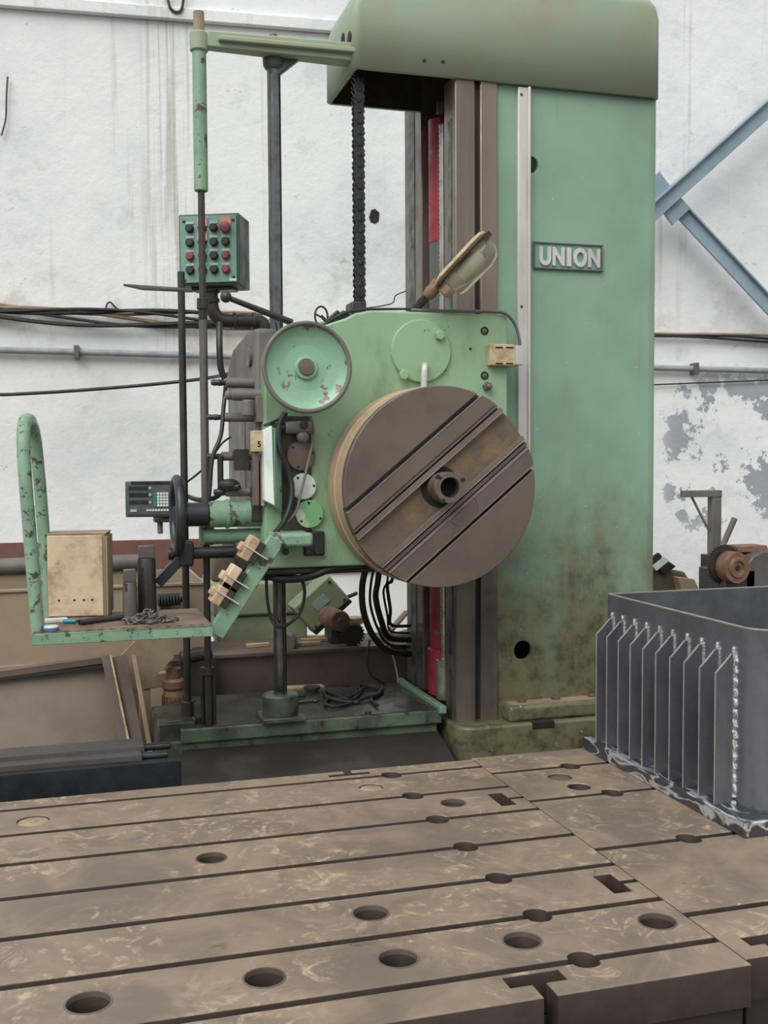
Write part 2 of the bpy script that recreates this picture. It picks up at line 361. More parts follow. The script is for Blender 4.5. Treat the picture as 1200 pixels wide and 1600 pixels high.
# hole knocked into the plaster behind the chain
hp = PW(585, 338); m = MB(); m.prism([hp+WU*(x*.045)+ZP*(z*.06)-WN*.004 for x, z in ((-1, -.2), (-.6, .8), (.1, 1), (.9, .5), (.8, -.6), (.1, -1), (-.7, -.8))], WN*.003)
m.build('plaster_hole', 'dkhole', wall, label='dark hole in the plaster')

# cables and conduit along the wall
cb = thing('cable_bundle', 'bundle of dusty black cables strung along the wall left of the machine', 'cables', PW(150, 492, .06))
for k in range(6):
    pts = []
    for x in range(-700, 421, 56):
        y = 478+(x+60)*.055+8*math.sin(x*.012+k*1.3)+k*3.6-6
        pts.append(PW(x, y, .05+.018*(k % 3)))
    MB().tube(pts, .012+.004*(k % 2), 7, 4).build('cable', 'rubber' if k % 3 else 'card', cb)
cr = thing('cable_bundle', 'pair of dusty cables along the wall right of the green column', 'cables', PW(1100, 522, .06))
for k in range(3):
    MB().tube([PW(x, 518+(x-1000)*.04+k*3.5+2*math.sin(x*.02+k), .05) for x in range(960, 1761, 50)], .012, 7, 4).build('cable', 'rubber' if k else 'card', cr)
zc = PW(330, 556).z
cdt = thing('wall_conduit', 'long grey conduit running level along the white wall', 'conduit', WN*(WD-.05)+ZP*zc)
MB().tube([PW(x, 547+x*.027, .05) for x in (-900, 300, 700, 1000, 1900)], .026, 10, 4).build('pipe', 'conduit', cdt)
for x in (120, 1085): MB().obox(PW(x, 547+x*.027, .05), WU*.02, WN*.05, ZP*.05).build('clip', 'grey', cdt, bevel=.006)
tag(cable('hanging_cable', [(PW(-700, 560, .1), 0, 0), (PW(-250, 604, .2), 0, 0), (PW(-40, 616, .3), 0, 0), (PW(60, 614, .3), 0, 0), (PW(200, 604, .3), 0, 0), (PW(300, 594, .4), 0, 0), (PW(350, 586, 1.0), 0, 0), (P(372, 575, Y=5.9), 0, 0)], .013, 'rubber'), 'single black cable sagging from the left edge to the headstock', 'cable')
tag(MB().tube([PW(x, 602-(x-1000)*.04, .03) for x in (980, 1060, 1140, 1250, 1600)], .006, 6, 4).build('thin_wire', 'rubber'), 'thin wire on the wall beside the flaking patch', 'wire')
tag(MB().tube([PW(x, y, .06) for x, y in ((258, -30), (263, 2), (268, 15), (278, 19), (285, 10), (289, -30))], .011, 7, 5).build('wire_hook', 'dark'), 'bent wire hook hanging from the ledge at the top', 'hook')
for pts, lab in ((((12, 120), (10, 150), (9, 185), (2, 212)), 'thin black wire curl on the wall at the far left'), (((168, 492), (166, 478), (172, 472), (180, 480), (186, 484)), 'loose wire end sticking up from the cable bundle')):
    tag(MB().tube([PW(x, y, .03) for x, y in pts], .007, 6, 5).build('loose_wire', 'dark'), lab, 'wire')

# blue roof bracing before the wall on the right
br = thing('steel_bracing', 'blue-grey diagonal steel bracing crossing the wall right of the column', 'bracing', PW(1050, 322, .35))
for (a, b, wd, t, nm) in (((960, 386), (1640, -225), .13, .30, 'brace_bar'), ((1046, 312), (1640, 950), .12, .22, 'brace_bar')):
    A, B = PW(*a, t), PW(*b, t); d = (B-A).normalized(); n = d.cross(WN).normalized()
    MB().obox((A+B)/2, (B-A)/2, n*wd/2, WN*.012).obox((A+B)/2+n*(wd/2-.006), (B-A)/2, n*.008, WN*.05).build(nm, 'blue', br, bevel=.003)
for (x, y, s_) in ((1050, 322, .10), (1030, 298, .10)):
    A = PW(x, y, .26); d = (PW(1200, 170, .26)-PW(1022, 330, .26)).normalized(); n = d.cross(WN).normalized()
    MB().obox(A, d*s_*1.0, n*s_*1.2, WN*.012).build('gusset', 'blue', br, bevel=.003)

# ------------------------------------------------------------------ slotted floor plates
XE = 1.626                                         # joint between the two plates
Y0, PIT = 4.104, .2785
SLOT = .015
def strip(name, x0, x1, y0, y1, bumps_lo, bumps_hi, holes, parent, notch=None, rb=.036):
    """one land of the plate between two slots; bumps are the round slot openings"""
    o = [(x0, y0)]
    def arc(xc, y, s):
        return [(xc-s*rb*math.cos(a), y+s*rb*math.sin(a)*.85) for a in [PI*i/10 for i in range(11)]]
    for b in bumps_lo: o += arc(b, y0, 1)
    if notch and notch[0] == 'front':
        xc, a, c, bb, ww = notch[1:]; o += [(xc-ww, y0), (xc-ww, y0+a), (xc-bb, y0+a), (xc-bb, y0+a+c), (xc+bb, y0+a+c), (xc+bb, y0+a), (xc+ww, y0+a), (xc+ww, y0)]
    o.append((x1, y0))
    if notch and notch[0] == 'right':
        yc, a, c, bb, ww = notch[1:]; o += [(x1, yc-ww), (x1-a, yc-ww), (x1-a, yc-bb), (x1-a-c, yc-bb), (x1-a-c, yc+bb), (x1-a, yc+bb), (x1-a, yc+ww), (x1, yc+ww)]
    o.append((x1, y1))
    if notch and notch[0] == 'back':
        xc, a, c, bb, ww = notch[1:]; o += [(xc+ww, y1), (xc+ww, y1-a), (xc+bb, y1-a), (xc+bb, y1-a-c), (xc-bb, y1-a-c), (xc-bb, y1-a), (xc-ww, y1-a), (xc-ww, y1)]
    for b in bumps_hi: o += arc(b, y1, -1)
    o.append((x0, y1))
    me, c = plate_mesh(name, o, [circ(x, y, r) for x, y, r in holes], T-.11, T, .003)
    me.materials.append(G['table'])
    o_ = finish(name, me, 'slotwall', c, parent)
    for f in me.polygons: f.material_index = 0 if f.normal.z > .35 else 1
    return o_
lp = thing('slotted_floor_plate', 'large brown cast-iron floor plate with seven slots filling the foreground', 'floor plate', (.4, 3.2, 0))
XL = -1.1; YN = P(1165, 1508, Z=T).y; YB = P(745, 1187, Z=T).y+.01
MB().box((XL, YN+.015, .12), (XE-.012, YB-.005, T-.112)).build('plate_body', 'platebrown', lp, bevel=.006)  # dark body colour puts the shade into the slot bottoms
MB().box((XL, YN+.07, 0), (XE-.06, YB-.02, .12)).build('plinth', 'platebrown', lp, bevel=.006)
HL = [(708, 1255, 19), (330, 1341, 23), (579, 1427, 28), (622, 1498, 31), (816, 1470, 30), (1027, 1440, 29), (413, 1528, 32), (138, 1567, 35)]
PL = [(52, 1282, 25), (580, 1230, 19)]             # holes closed by a plug
def hole(px, py, r): p = P(px, py, Z=T); return (p.x, p.y, r*m_px(p))
HL = [hole(*h) for h in HL]; PLg = [hole(*h) for h in PL]
ys = [YB]+[Y0-PIT*i for i in range(7)]+[YN]
for i in range(8):
    hi_, lo_ = ys[i]-(SLOT if i else 0), ys[i+1]+(SLOT if i < 7 else 0)
    hs = [h for h in HL+PLg if lo_ < h[1] < hi_]
    nt_ = None
    if i == 0: nt_ = ('back', P(540, 1203, Z=T).x, .03, .035, .085, .016)
    if i == 2: nt_ = ('right', (hi_+lo_)/2, .055, .06, .075, .013)
    if i == 5: nt_ = ('right', (hi_+lo_)/2, .05, .06, .07, .013)
    if i == 7: nt_ = ('front', P(846, 1540, Z=T).x, .065, .055, .075, .018)
    strip('plate_land', XL, XE-.002, lo_, hi_, [1.238] if i < 7 else [], [1.238] if i else [], hs, lp, nt_)
for x, y, r in PLg: MB().lathe((x, y, T-.05), ZP, [(0, r*.98), (.042, r*.98), (.045, r*.9), (.047, 0)], 24).build('hole_plug', 'plug', lp)
for x, y, r in HL: MB().ring((x, y, T-.012), (x, y, T+.0015), r+.004, r-.001, 28).build('hole_rim', 'brown', lp)

rpz = thing('slotted_floor_plate', 'second brown floor plate at right carrying the welded steel tank', 'floor plate', (3.4, 3.4, 0))
XR = 4.6; YNr = YN+.03
MB().box((XE+.014, YNr+.01, .12), (XR, YB+.005, T-.112)).build('plate_body', 'platebrown', rpz, bevel=.006)
MB().box((XE+.05, YNr+.07, 0), (XR, YB-.02, .12)).build('plinth', 'platebrown', rpz, bevel=.006)
ysr = [YB+.02, 4.0, 3.632, 3.116, 2.592, YNr]
xb = [[], [P(890, 1196, Z=T).x], [P(955, 1237, Z=T).x], [P(1075, 1309, Z=T).x], [], []]
Hr = [hole(905, 1229, 18)]; Pr = [hole(875, 1214, 19)]
for i in range(5):
    hi_, lo_ = ysr[i]-(SLOT if i else 0), ysr[i+1]+(SLOT if i < 4 else 0)
    strip('plate_land', XE+.002, XR, lo_, hi_, xb[i+1], xb[i], [h for h in Hr+Pr if lo_ < h[1] < hi_], rpz, ('front', XE+.12, .06, .05, .06, .018) if i == 4 else None)
for x, y, r in Pr: MB().lathe((x, y, T-.05), ZP, [(0, r*.98), (.042, r*.98), (.045, r*.9), (.047, 0)], 24).build('hole_plug', 'brown', rpz)

# ------------------------------------------------------------------ the welded tank
tk = thing('welded_steel_tank', 'open welded steel tank with ten upright cooling fins on the floor plate', 'tank', (2.9, 3.5, T))
Xf, Ya, Yb_ = 2.14, 3.055, 4.225                    # flange edge, near and far end
fh = .052
ztop = 1.072
MB().box((Xf, Ya, T), (3.75, Yb_, T+fh)).build('base_flange', 'flange', tk, bevel=.004)
Xw = 2.235; Yw0, Yw1 = Ya+.06, Yb_-.03             # wall faces, rounded near corner
rc = .11
def rrect(x0, y0, x1, y1, r, n=7):
    p = []; k = r*.2
    for cx, cy, a0, r in ((x1-r, y0+r, -PI/2, r), (x1-k, y1-k, 0, k), (x0+k, y1-k, PI/2, k), (x0+r, y0+r, PI, r)):
        p += [(cx+r*math.cos(a0+PI/2*i/n), cy+r*math.sin(a0+PI/2*i/n)) for i in range(n+1)]
    return p
m = MB(); o1 = rrect(Xw, Yw0, 3.66, Yw1, rc); i1 = rrect(Xw+.012, Yw0+.012, 3.648, Yw1-.012, rc-.012); n = len(o1)
z0 = T+fh; m.add([(x, y, z) for loop, z in ((o1, z0), (o1, ztop), (i1, ztop), (i1, z0)) for x, y in loop],
      [(k*n+i, k*n+(i+1) % n, ((k+1) % 4)*n+(i+1) % n, ((k+1) % 4)*n+i) for k in range(4) for i in range(n)])
m.build('tank_wall', 'tank', tk)
m = MB(); m.add([(x, y, z) for loop, z in ((o1, ztop), (i1, ztop), (i1, ztop+.004), (o1, ztop+.004)) for x, y in loop],
      [(k*n+i, k*n+(i+1) % n, ((k+1) % 4)*n+(i+1) % n, ((k+1) % 4)*n+i) for k in range(4) for i in range(n)])
m.build('rim_edge', 'tankedge', tk)
MB().box((Xw+.012, Yw0+.012, z0), (3.648, Yw1-.012, z0+.01)).build('tank_floor', 'tank', tk)
xo = 2.155
fpx = [932, 948, 966, 984.5, 1004, 1024.5, 1046.5, 1068.5, 1093, 1118]
m = None
wl = MB(); fin0 = None
for k, px in enumerate(fpx):
    y = P(px, 1060, X=xo).y
    zt = ztop-.095
    if fin0 is None:
        fin0 = MB().prism([(xo, y-.003, z0), (Xw, y-.003, z0), (Xw, y-.003, zt), (Xw-.018, y-.003, zt), (xo, y-.003, zt-.062)], (0, .006, 0)).build('cooling_fin', 'tank', tk, bevel=.0012, seg=1)
        fc = ORG[fin0.name].copy(); fy = y
        ed = MB().tube([(xo-.001, y, z0), (xo-.001, y, zt-.062), (Xw-.018, y, zt+.001)], .0022, 6, 1).build('fin_edge', 'tankedge', fin0); ec = ORG[ed.name].copy()
        wd = MB().tube([(Xw-.002, y-.006, z0+.02), (Xw-.002, y-.006, zt+.01)], .006, 6, 1).build('weld_bead', 'weld', fin0); wc = ORG[wd.name].copy()
        tp = MB().tube([(Xw-.004, y+.004, zt-.10), (Xw-.006, y+.006, zt-.03), (Xw-.004, y+.002, zt+.025)], lambda t: .007+.002*math.sin(t*9), 7, 5).build('weld_bead', 'weld', fin0); tpc = ORG[tp.name].copy()
    else:
        d = Vector((0, y-fy, 0)); f = inst(fin0, fc+d, tk)
        for s_, c_ in ((ed, ec), (wd, wc), (tp, tpc)): inst(s_, c_+d, f)
y = P(1150, 1100, X=Xw).y
MB().tube([(Xw-.002, y+.004*math.sin(i*2.1), z0+.02+i*(ztop-.095-z0-.02)/40) for i in range(41)], lambda t: .0105+.001*math.sin(t*180), 8, 2).build('weld_seam', 'weld', tk)
MB().tube([(Xw-.008-.006*math.sin(i*1.7), Yw1-.02-i*(Yw1-Yw0-.14)/60, z0+.006+.005*math.sin(i*2.3)) for i in range(61)], lambda t: .008+.002*math.sin(t*260), 7, 2).build('base_weld', 'weld', tk)

# ------------------------------------------------------------------ the boring mill
YF, YH, YWAY = 4.60, 4.90, 5.05                    # faceplate face, headstock front, column slideway front
Xw0 = P(712, 600, Y=YWAY).x                        # left flank of the column
XwR = P(779, 600, Y=YWAY).x; XcR = P(1022, 520, Y=YWAY+.06).x
ZC = P(715, 121, Y=5.035).z                                          # lower edge of the column cap
zbase = P(720, 1139, Y=4.93).z
bmill = thing('horizontal_boring_mill', 'tall green horizontal boring mill with big brown slotted faceplate', 'machine tool', (1.6, 5.4, 0))
# column
MB().box((Xw0+.20, YWAY+.12, zbase), (XwR, 5.86, ZC+.3)).build('column_core', 'dkhole', bmill)  # core painted near-black for the shade in the column recess
yc = YWAY+.02
def vholeplate():                                  # front sheet of the column with its two round openings
    hs = []
    for px, py, r in ((817, 1016, 15), (829, 257, 13)):
        q = P(px, py, Y=yc); hs.append(circ(q.x, q.z, r*m_px(q)))
    me, c = plate_mesh('column_front', [(XwR, zbase), (XcR-.05, zbase), (XcR-.05, ZC+.02), (XwR, ZC+.02)], hs, -.03, .0, .002)
    for v in me.vertices: x, y, z = v.co; v.co = (x, -z, y)
    c2 = Vector((c.x, yc+.015, c.y)); me.flip_normals() if False else None
    return finish('column_front', me, 'column', c2, bmill)
vholeplate()
m = MB(); n = 8; pl = [(XcR-.05, yc)]+[(XcR-.05+.05*math.sin(PI/2*i/n), yc+.05-.05*math.cos(PI/2*i/n)) for i in range(1, n+1)]+[(XcR, 5.86), (XcR-.06, 5.86), (XcR-.06, yc+.031), (XcR-.05, yc+.031)]
m.prism([(x, y, zbase) for x, y in pl], (0, 0, ZC+.02-zbase)).build('column_side', 'column', bmill)
MB().box((XwR, 5.80, zbase), (XcR-.06, 5.86, ZC)).build('column_back', 'column', bmill)
# slideways
xg0, xg1 = P(743, 600, Y=YWAY).x, P(751, 600, Y=YWAY).x
ztw = ZC+.02
MB().box((Xw0, YWAY, zbase-.01), (xg0, 5.21, ztw)).build('slideway', 'brown_pol', bmill, bevel=.006)
MB().box((xg1, YWAY, zbase-.01), (XwR-.004, 5.15, ztw)).build('slideway', 'brown_pol', bmill, bevel=.006)
MB().box((xg0, YWAY+.035, zbase), (xg1, 5.15, ztw)).build('slideway_groove', 'dark', bmill)
MB().box((Xw0-.004, 5.10, zbase), (Xw0+.002, 5.145, ztw-.2)).build('painted_stripe', 'bed_green', bmill)
MB().box((Xw0, 5.57, .40), (Xw0+.20, 5.86, ZC+.2)).build('slideway', 'brown_pol', bmill, bevel=.006)
MB().box((Xw0-.003, 5.68, .40), (Xw0+.002, 5.78, ZC+.1)).build('painted_stripe', 'bed_green', bmill)
MB().box((xg0, 5.15, zbase), (Xw0+.2, 5.25, ZC)).build('slideway_rib', 'brown', bmill)
q = P(667, 600, Y=5.46); xr = Xw0+.075
zr = P(667, 378, Y=5.46).z
MB().ccyl((xr, 5.47, .55), (xr, 5.47, ZC-.1), .062).build('counterweight_tube', 'grey', bmill)
MB().ring((xr, 5.47, zr), (xr, 5.47, P(667, 186, Y=5.46).z), .0645, .0625).build('tube_paint', 'red', bmill)
zrl = P(667, 1000, Y=5.46).z
MB().ring((xr, 5.47, zrl-.06), (xr, 5.47, P(667, 880, Y=5.46).z), .066, .0625).build('tube_paint', 'red', bmill)
m = MB(); m.ccyl((xr, 5.44, .40), (xr, 5.44, zrl-.04), .088, .006); m.build('tube_foot', 'red', bmill)
zs0 = .5; xs, ysr_ = Xw0+.03, 5.31
m = MB(); m.lathe((xs, ysr_, zs0), ZP, [(i*.012, .018+.003*(i % 2)) for i in range(int((ZC-.12-zs0)/.012))], 12); m.build('lead_screw', 'chrome', bmill, ang=60)
MB().ccyl((xs, ysr_, .40), (xs, ysr_, P(684, 1030, Y=5.31).z), .045).build('screw_bearing', 'chrome', bmill)
MB().ccyl((xs, ysr_, P(684, 178, Y=5.31).z), (xs, ysr_, P(684, 158, Y=5.31).z), .032).build('screw_collar', 'dark', bmill)
# cap
x0c = P(552, 110, Y=5.035).x; YC0 = 5.035
bm = bmesh.new(); ztc = P(800, -32, Y=5.035).z
prof = [(x0c, ZC), (x0c, ztc-.20), (x0c+.03, ztc-.12), (x0c+.13, ztc), (XcR-.07, ztc), (XcR-.03, ztc-.035), (XcR-.012, ztc-.10), (XcR-.012, ZC)]
fv = [bm.verts.new((x, YC0, z)) for x, z in prof]; bv = [bm.verts.new((x, 5.60, z)) for x, z in prof]; n = len(prof)
bm.faces.new(fv); bm.faces.new(bv[::-1])
for i in range(n-1): bm.faces.new((fv[i+1], fv[i], bv[i], bv[i+1]))
bmesh.ops.recalc_face_normals(bm, faces=bm.faces)
bm.edges.ensure_lookup_table(); bm.normal_update()
bmesh.ops.bevel(bm, geom=[e for e in bm.edges if abs(e.verts[0].co.y-e.verts[1].co.y) < .01 and len(e.link_faces) == 2], offset=.04, segments=4, profile=.5, affect='EDGES')
me = bpy.data.meshes.new('column_cap'); bm.to_mesh(me); bm.free()
cc = Vector((0, 0, 0)); cap = finish('column_cap', me, 'cover_green', cc, bmill)
so = cap.modifiers.new('shell', 'SOLIDIFY'); so.thickness = .025; so.offset = -1; me.materials.append(G['dkhole']); so.material_offset = 1; so.material_offset_rim = 0  # inner face painted near-black for the shade and oil under the cap
for px, py in ((663, 95), (692, 97)):
    q = P(px, py, Y=YC0); MB().cyl((q.x, YC0-.003, q.z), (q.x, YC0+.02, q.z), .009, n=10).build('screw_hole', 'dkhole', cap)
zbk = P(560, 187, Y=5.5).z
for px, py in ((536, 63), (546, 61)):
    q = P(px, py, X=x0c); MB().lathe((x0c+.004, q.y, q.z), XM, [(0, .035), (.006, .035), (.008, .03)], 14).build('vent_hole', 'dkhole', cap)
# white scale rail and nameplate
xra, xrb = P(807, 400, Y=yc).x, P(825, 400, Y=yc).x; zra, zrb = P(815, 720, Y=yc).z, P(816, 138, Y=yc).z
rail = MB().box((xra, yc-.022, zra), (xrb-.012, yc, zrb)).build('scale_rail', 'alu', bmill, bevel=.003)
MB().box((xrb-.013, yc-.035, zra), (xrb, yc, zrb)).build('rail_lip', 'alu', rail, bevel=.002)
for py in (150, 480): q = P(812, py, Y=yc); MB().cyl((q.x, yc-.024, q.z), (q.x, yc-.02, q.z), .007, n=10).build('screw', 'dark', rail)
a, b = P(832, 381, Y=yc), P(940, 422, Y=yc); zc_ = (a.z+b.z)/2; hz = (P(886, 380, Y=yc).z-P(886, 422, Y=yc).z)/2; xc_ = (a.x+b.x)/2; hx = (b.x-a.x)/2
np_ = MB().box((a.x, yc-.008, zc_-hz), (b.x, yc, zc_+hz)).build('nameplate', 'box_green', bmill, bevel=.006)
m = MB(); fr = [(-hx, -hz, hx, -hz+.008), (-hx, hz-.008, hx, hz), (-hx, -hz, -hx+.008, hz), (hx-.008, -hz, hx, hz)]
for u0_, v0_, u1_, v1_ in fr: m.box((xc_+u0_, yc-.016, zc_+v0_), (xc_+u1_, yc-.006, zc_+v1_))
m.build('plate_border', 'gear', np_, bevel=.002)
lx = [-.128, -.062, -.005, .05, .125]
for ch_, px in zip('UNION', (850, 870.5, 887, 904.5, 926)):
    me = text_mesh(ch_, .120, .006, .0055); X_ = P(px, 401, Y=yc).x
    for v in me.vertices: v.co = Vector((v.co.x*(.76 if ch_ != 'I' else 1), -v.co.z, v.co.y-.043))
    finish('letter', me, 'alu', Vector((X_, yc-.012, zc_)), np_)
# column foot
m = MB(); rb_ = .09; xb0 = Xw0-.03
pl = [(xb0+rb_-rb_*math.cos(PI/2*i/8), 4.93+rb_-rb_*math.sin(PI/2*i/8)) for i in range(9)]+[(3.35, 4.93), (3.35, 5.95), (xb0, 5.95)]
m.prism([(x, y, .02) for x, y in pl], (0, 0, zbase-.02)).build('column_base', 'column', bmill, bevel=.012)
xa = P(796, 1110, Y=4.965).x; zt_ = P(800, 1104, Y=4.965).z
foot = MB().box((xa, 4.965, zbase), (3.3, 5.12, zt_)).build('foot_flange', 'column', bmill, bevel=.02, seg=3)
MB().box((xa+.02, 4.985, zt_-.004), (3.28, 5.11, zt_+.002)).build('dusty_top', 'card', foot)
for px in (815, 868, 925, 985):
    q = P(px, 1099, Y=5.04); MB().hexbolt((q.x, 5.04, zt_-.002), ZP, .024, .018).build('bolt', 'brown', foot)
q = P(847, 1137, Y=4.945); MB().box((q.x-.06, 4.925, zbase-.03), (q.x+.06, 4.98, zbase+.004)).build('notch_shade', 'dkhole', foot, bevel=.004)  # near-black block painting in the shade of a notch in the foot
# bed
ZB = .40
bx0, bx1 = P(262, 1140, Z=ZB).x, Xw0-.06
bed = MB().box((P(330, 1130, Z=ZB).x-.15, 5.09, .33), (bx1, 5.78, ZB)).box((bx0-.02, 5.11, .25), (bx1-.02, 5.76, .34)).build('bed_plate', 'bed_green', bmill, bevel=.008)
MB().box((P(330, 1130, Z=ZB).x-.14, 5.10, ZB-.004), (bx1-.01, 5.77, ZB+.003)).build('bed_top', 'bed_top', bed)
MB().beam((bx1-.005, 5.06, ZB+.005), (bx1-.005, 5.80, ZB+.005), .035, .04).build('bed_edge_strip', 'green', bed, bevel=.006)
MB().box((bx0-.05, 5.14, .05), (bx0+.14, 5.50, ZB+.03)).build('bed_end_block', 'bed_top', bmill, bevel=.015)
for px, py in ((300, 1098), (472, 1090), (540, 1074), (575, 1116), (590, 1078)):
    q = P(px, py, Z=ZB); MB().hexbolt((q.x, q.y, ZB), ZP, .016, .016).build('bolt', 'dark', bed)
# dark plate sloping from the bed to the floor plates
A, B, C_, D = P(285, 1172, Y=5.07), P(684, 1142, Y=5.07), P(712, 1190, Y=4.62), P(275, 1245, Y=4.62)
MB().prism([A, B, C_, D], (0, 0, -.03)).build('chip_plate', 'platebrown', bmill)
# guide shaft
xs_, ys_ = P(433, 600, Y=5.16).x, 5.16
zt1 = P(425, 95, Y=ys_).z
MB().cyl((xs_, ys_, ZB), (xs_, ys_, zt1), 10.5*m_px(P(433, 600, Y=5.16)), n=28).build('guide_shaft', 'shaft', bmill)
MB().box((xs_-.105, ys_-.10, ZB), (xs_+.105, ys_+.10, ZB+.025)).build('shaft_base', 'bed_green', bmill, bevel=.006)
col_ = MB().ccyl((xs_, ys_, ZB+.02), (xs_, ys_, P(436, 1087, Y=ys_-.05).z), .088, .008, 32).build('shaft_collar', 'bed_green', bmill)
MB().cyl((xs_+.08, ys_-.02, ZB+.08), (xs_+.15, ys_-.03, ZB+.085), .012).ball((xs_+.165, ys_-.03, ZB+.085), .022, 12, (1, 1, .6)).build('clamp_screw', 'dark', col_)
# overhead arm with its pipe
ya = 5.12
zA = P(311, 66, Y=ya).z; xP = P(316, 600, Y=ya).x
pa = P(311, 66, Y=ya)
arm = thing_arm = None
m = MB(); A = P(322, 66, Y=ya); B = P(556, 80, Y=ya)
hA, hB = .038, .045; zA_ = (P(400, 71, Y=ya).z)
m.hexa([(A.x, ya-.03, zA_-hA), (x0c+.06, ya-.05, zA_-hB), (x0c+.06, ya+.05, zA_-hB), (A.x, ya+.03, zA_-hA), (A.x, ya-.03, zA_+hA), (x0c+.06, ya-.05, zA_+hB), (x0c+.06, ya+.05, zA_+hB), (A.x, ya+.03, zA_+hA)])
arm = m.build('overhead_arm', 'cover_green', bmill, bevel=.008)
MB().hexa([(A.x+.05, ya-.055, zA_-.012), (x0c+.05, ya-.075, zA_-.012), (x0c+.05, ya+.07, zA_-.012), (A.x+.05, ya+.055, zA_-.012), (A.x+.05, ya-.055, zA_+.012), (x0c+.05, ya-.075, zA_+.012), (x0c+.05, ya+.07, zA_+.012), (A.x+.05, ya+.055, zA_+.012)]).build('arm_flange', 'cover_green', arm, bevel=.006)
px_m = m_px(pa)
MB().ccyl((pa.x, ya, P(311, 81, Y=ya).z), (pa.x, ya, P(311, 51, Y=ya).z), 14.5*px_m, .006).build('arm_boss', 'cover_green', arm)
MB().ccyl((pa.x, ya, zA), (pa.x, ya, P(311, 18, Y=ya).z), 8.5*px_m).build('pipe_end', 'card', arm)
MB().lathe((xs_, ys_, P(425, 110, Y=ys_).z), ZP, [(0, .036), (.02, .05), (.06, .052), (.12, .06)], 20).hexa([(xs_-.02, ys_-.03, zA_-.12), (xs_+.02, ys_-.03, zA_-.12), (xs_+.02, ys_+.03, zA_-.12), (xs_-.02, ys_+.03, zA_-.12), (xs_-.04, ys_-.03, zA_-.02), (xs_+.14, ys_-.03, zA_-.02), (xs_+.14, ys_+.03, zA_-.02), (xs_-.04, ys_+.03, zA_-.02)]).build('shaft_socket', 'box_dark', arm, bevel=.006)
MB().ccyl((xs_, ys_, zA_+.03), (xs_, ys_, zA_+.075), .02).build('shaft_end', 'brown', arm)
xp2 = P(315, 300, Y=ya).x
tel = MB().ccyl((pa.x, ya, P(313, 299, Y=ya).z), (pa.x, ya, P(311, 70, Y=ya).z), 11*px_m).build('telescopic_pipe', 'chip_green', bmill)
zbt = P(322, 1132, Y=ya).z
m = MB(); m.cyl((pa.x, ya, ZB), (pa.x, ya, P(313, 290, Y=ya).z), 5.5*px_m); feed = m.build('feed_rod', 'dark', bmill)
for py, r, h in ((475, 9.5, 9), (487, 7, 14), (1049, 10, 7)):
    z = P(318, py, Y=ya).z; MB().ccyl((pa.x, ya, z-h*px_m), (pa.x, ya, z+h*px_m), r*px_m).build('rod_collar', 'dark', feed)
MB().ccyl((pa.x, ya, P(317, 800, Y=ya).z), (pa.x, ya, P(315, 480, Y=ya).z), 6.6*px_m).build('rod_sleeve', 'grey', feed)
MB().ccyl((pa.x-.02, ya+.05, ZB), (pa.x-.02, ya+.05, P(318, 1045, Y=ya).z), .012).ccyl((pa.x+.028, ya+.02, ZB), (pa.x+.028, ya+.02, P(318, 1050, Y=ya).z), .011).build('rod_guide', 'dark', feed)
y2 = 5.24; q = P(288, 760, Y=y2)
m = MB(); m.cyl((q.x, y2, ZB), (q.x, y2, P(284, 425, Y=y2).z), 5.6*m_px(q)); sr = m.build('switch_rod', 'dark', bmill)
MB().ccyl((q.x, y2, ZB), (q.x, y2, ZB+.10), .03).box((q.x-.06, y2-.05, ZB), (q.x+.06, y2+.05, ZB+.025)).build('rod_foot', 'dark', sr)

# headstock ---------------------------------------------------------
def hp_(px, py): return P(px, py, Y=YH)
XHL = hp_(413, 700).x; zh0 = hp_(560, 884).z; zh1 = hp_(650, 487).z; XHR = hp_(793, 560).x
pts = [hp_(413, 875), hp_(413, 560), hp_(440, 530), hp_(500, 510), hp_(540, 497), hp_(556, 489), hp_(580, 485)]
pl = [Vector((p.x, YH, p.z)) for p in pts]; pl[0].z = zh0; pl[-1].z = zh1; pl += [Vector((XHR-.012, YH, zh1)), Vector((XHR, YH, zh1-.015)), Vector((XHR, YH, zh0))]
hs = MB().prism(pl, (0, .13, 0)).build('headstock_front', 'head_green', bmill, bevel=.01, seg=3)
zb_h = zh0
MB().prism([(XHL+.02, 5.03, zh0), (XHL+.02, 5.03, zh1-.22), (XHL+.12, 5.03, zh1-.11), (XHL+.3, 5.03, zh1-.04), (Xw0-.02, 5.03, zh1-.02), (Xw0-.02, 5.03, zh0)], (0, .85, 0)).build('headstock_body', 'head_green', bmill, bevel=.02)
MB().box((XHL-.02, 4.93, zh0-.035), (Xw0-.02, 5.8, zh0)).build('headstock_sole', 'dark', bmill, bevel=.01)
MB().box((Xw0-.015, 5.06, zh0), (Xw0-.004, 5.86, zh1-.03)).build('slide_gib', 'brown', bmill)
zg1 = P(413, 515, Y=5.05).z; zg0 = P(413, 800, Y=5.05).z
gb = MB().prism([(XHL-.02, y, z) for y, z in ((5.0, zg0), (5.0, zg1), (5.25, zg1+.01), (5.68, zg1-.03), (5.84, zg1-.10), (5.88, zg1-.2), (5.88, zg0))], (.10, 0, 0)).build('gearbox_cover', 'gear', bmill, bevel=.02, seg=3)
for y, z in ((5.12, zg1-.12), (5.12, zg0+.1)): MB().lathe((XHL-.02, y, z), XM, [(0, .05), (.012, .05), (.015, .045)], 20).build('cap', 'brown', gb)
MB().box((XHL-.024, 5.3, zg0+.1), (XHL-.018, 5.6, zg1-.3)).build('access_panel', 'gear', gb, bevel=.003)
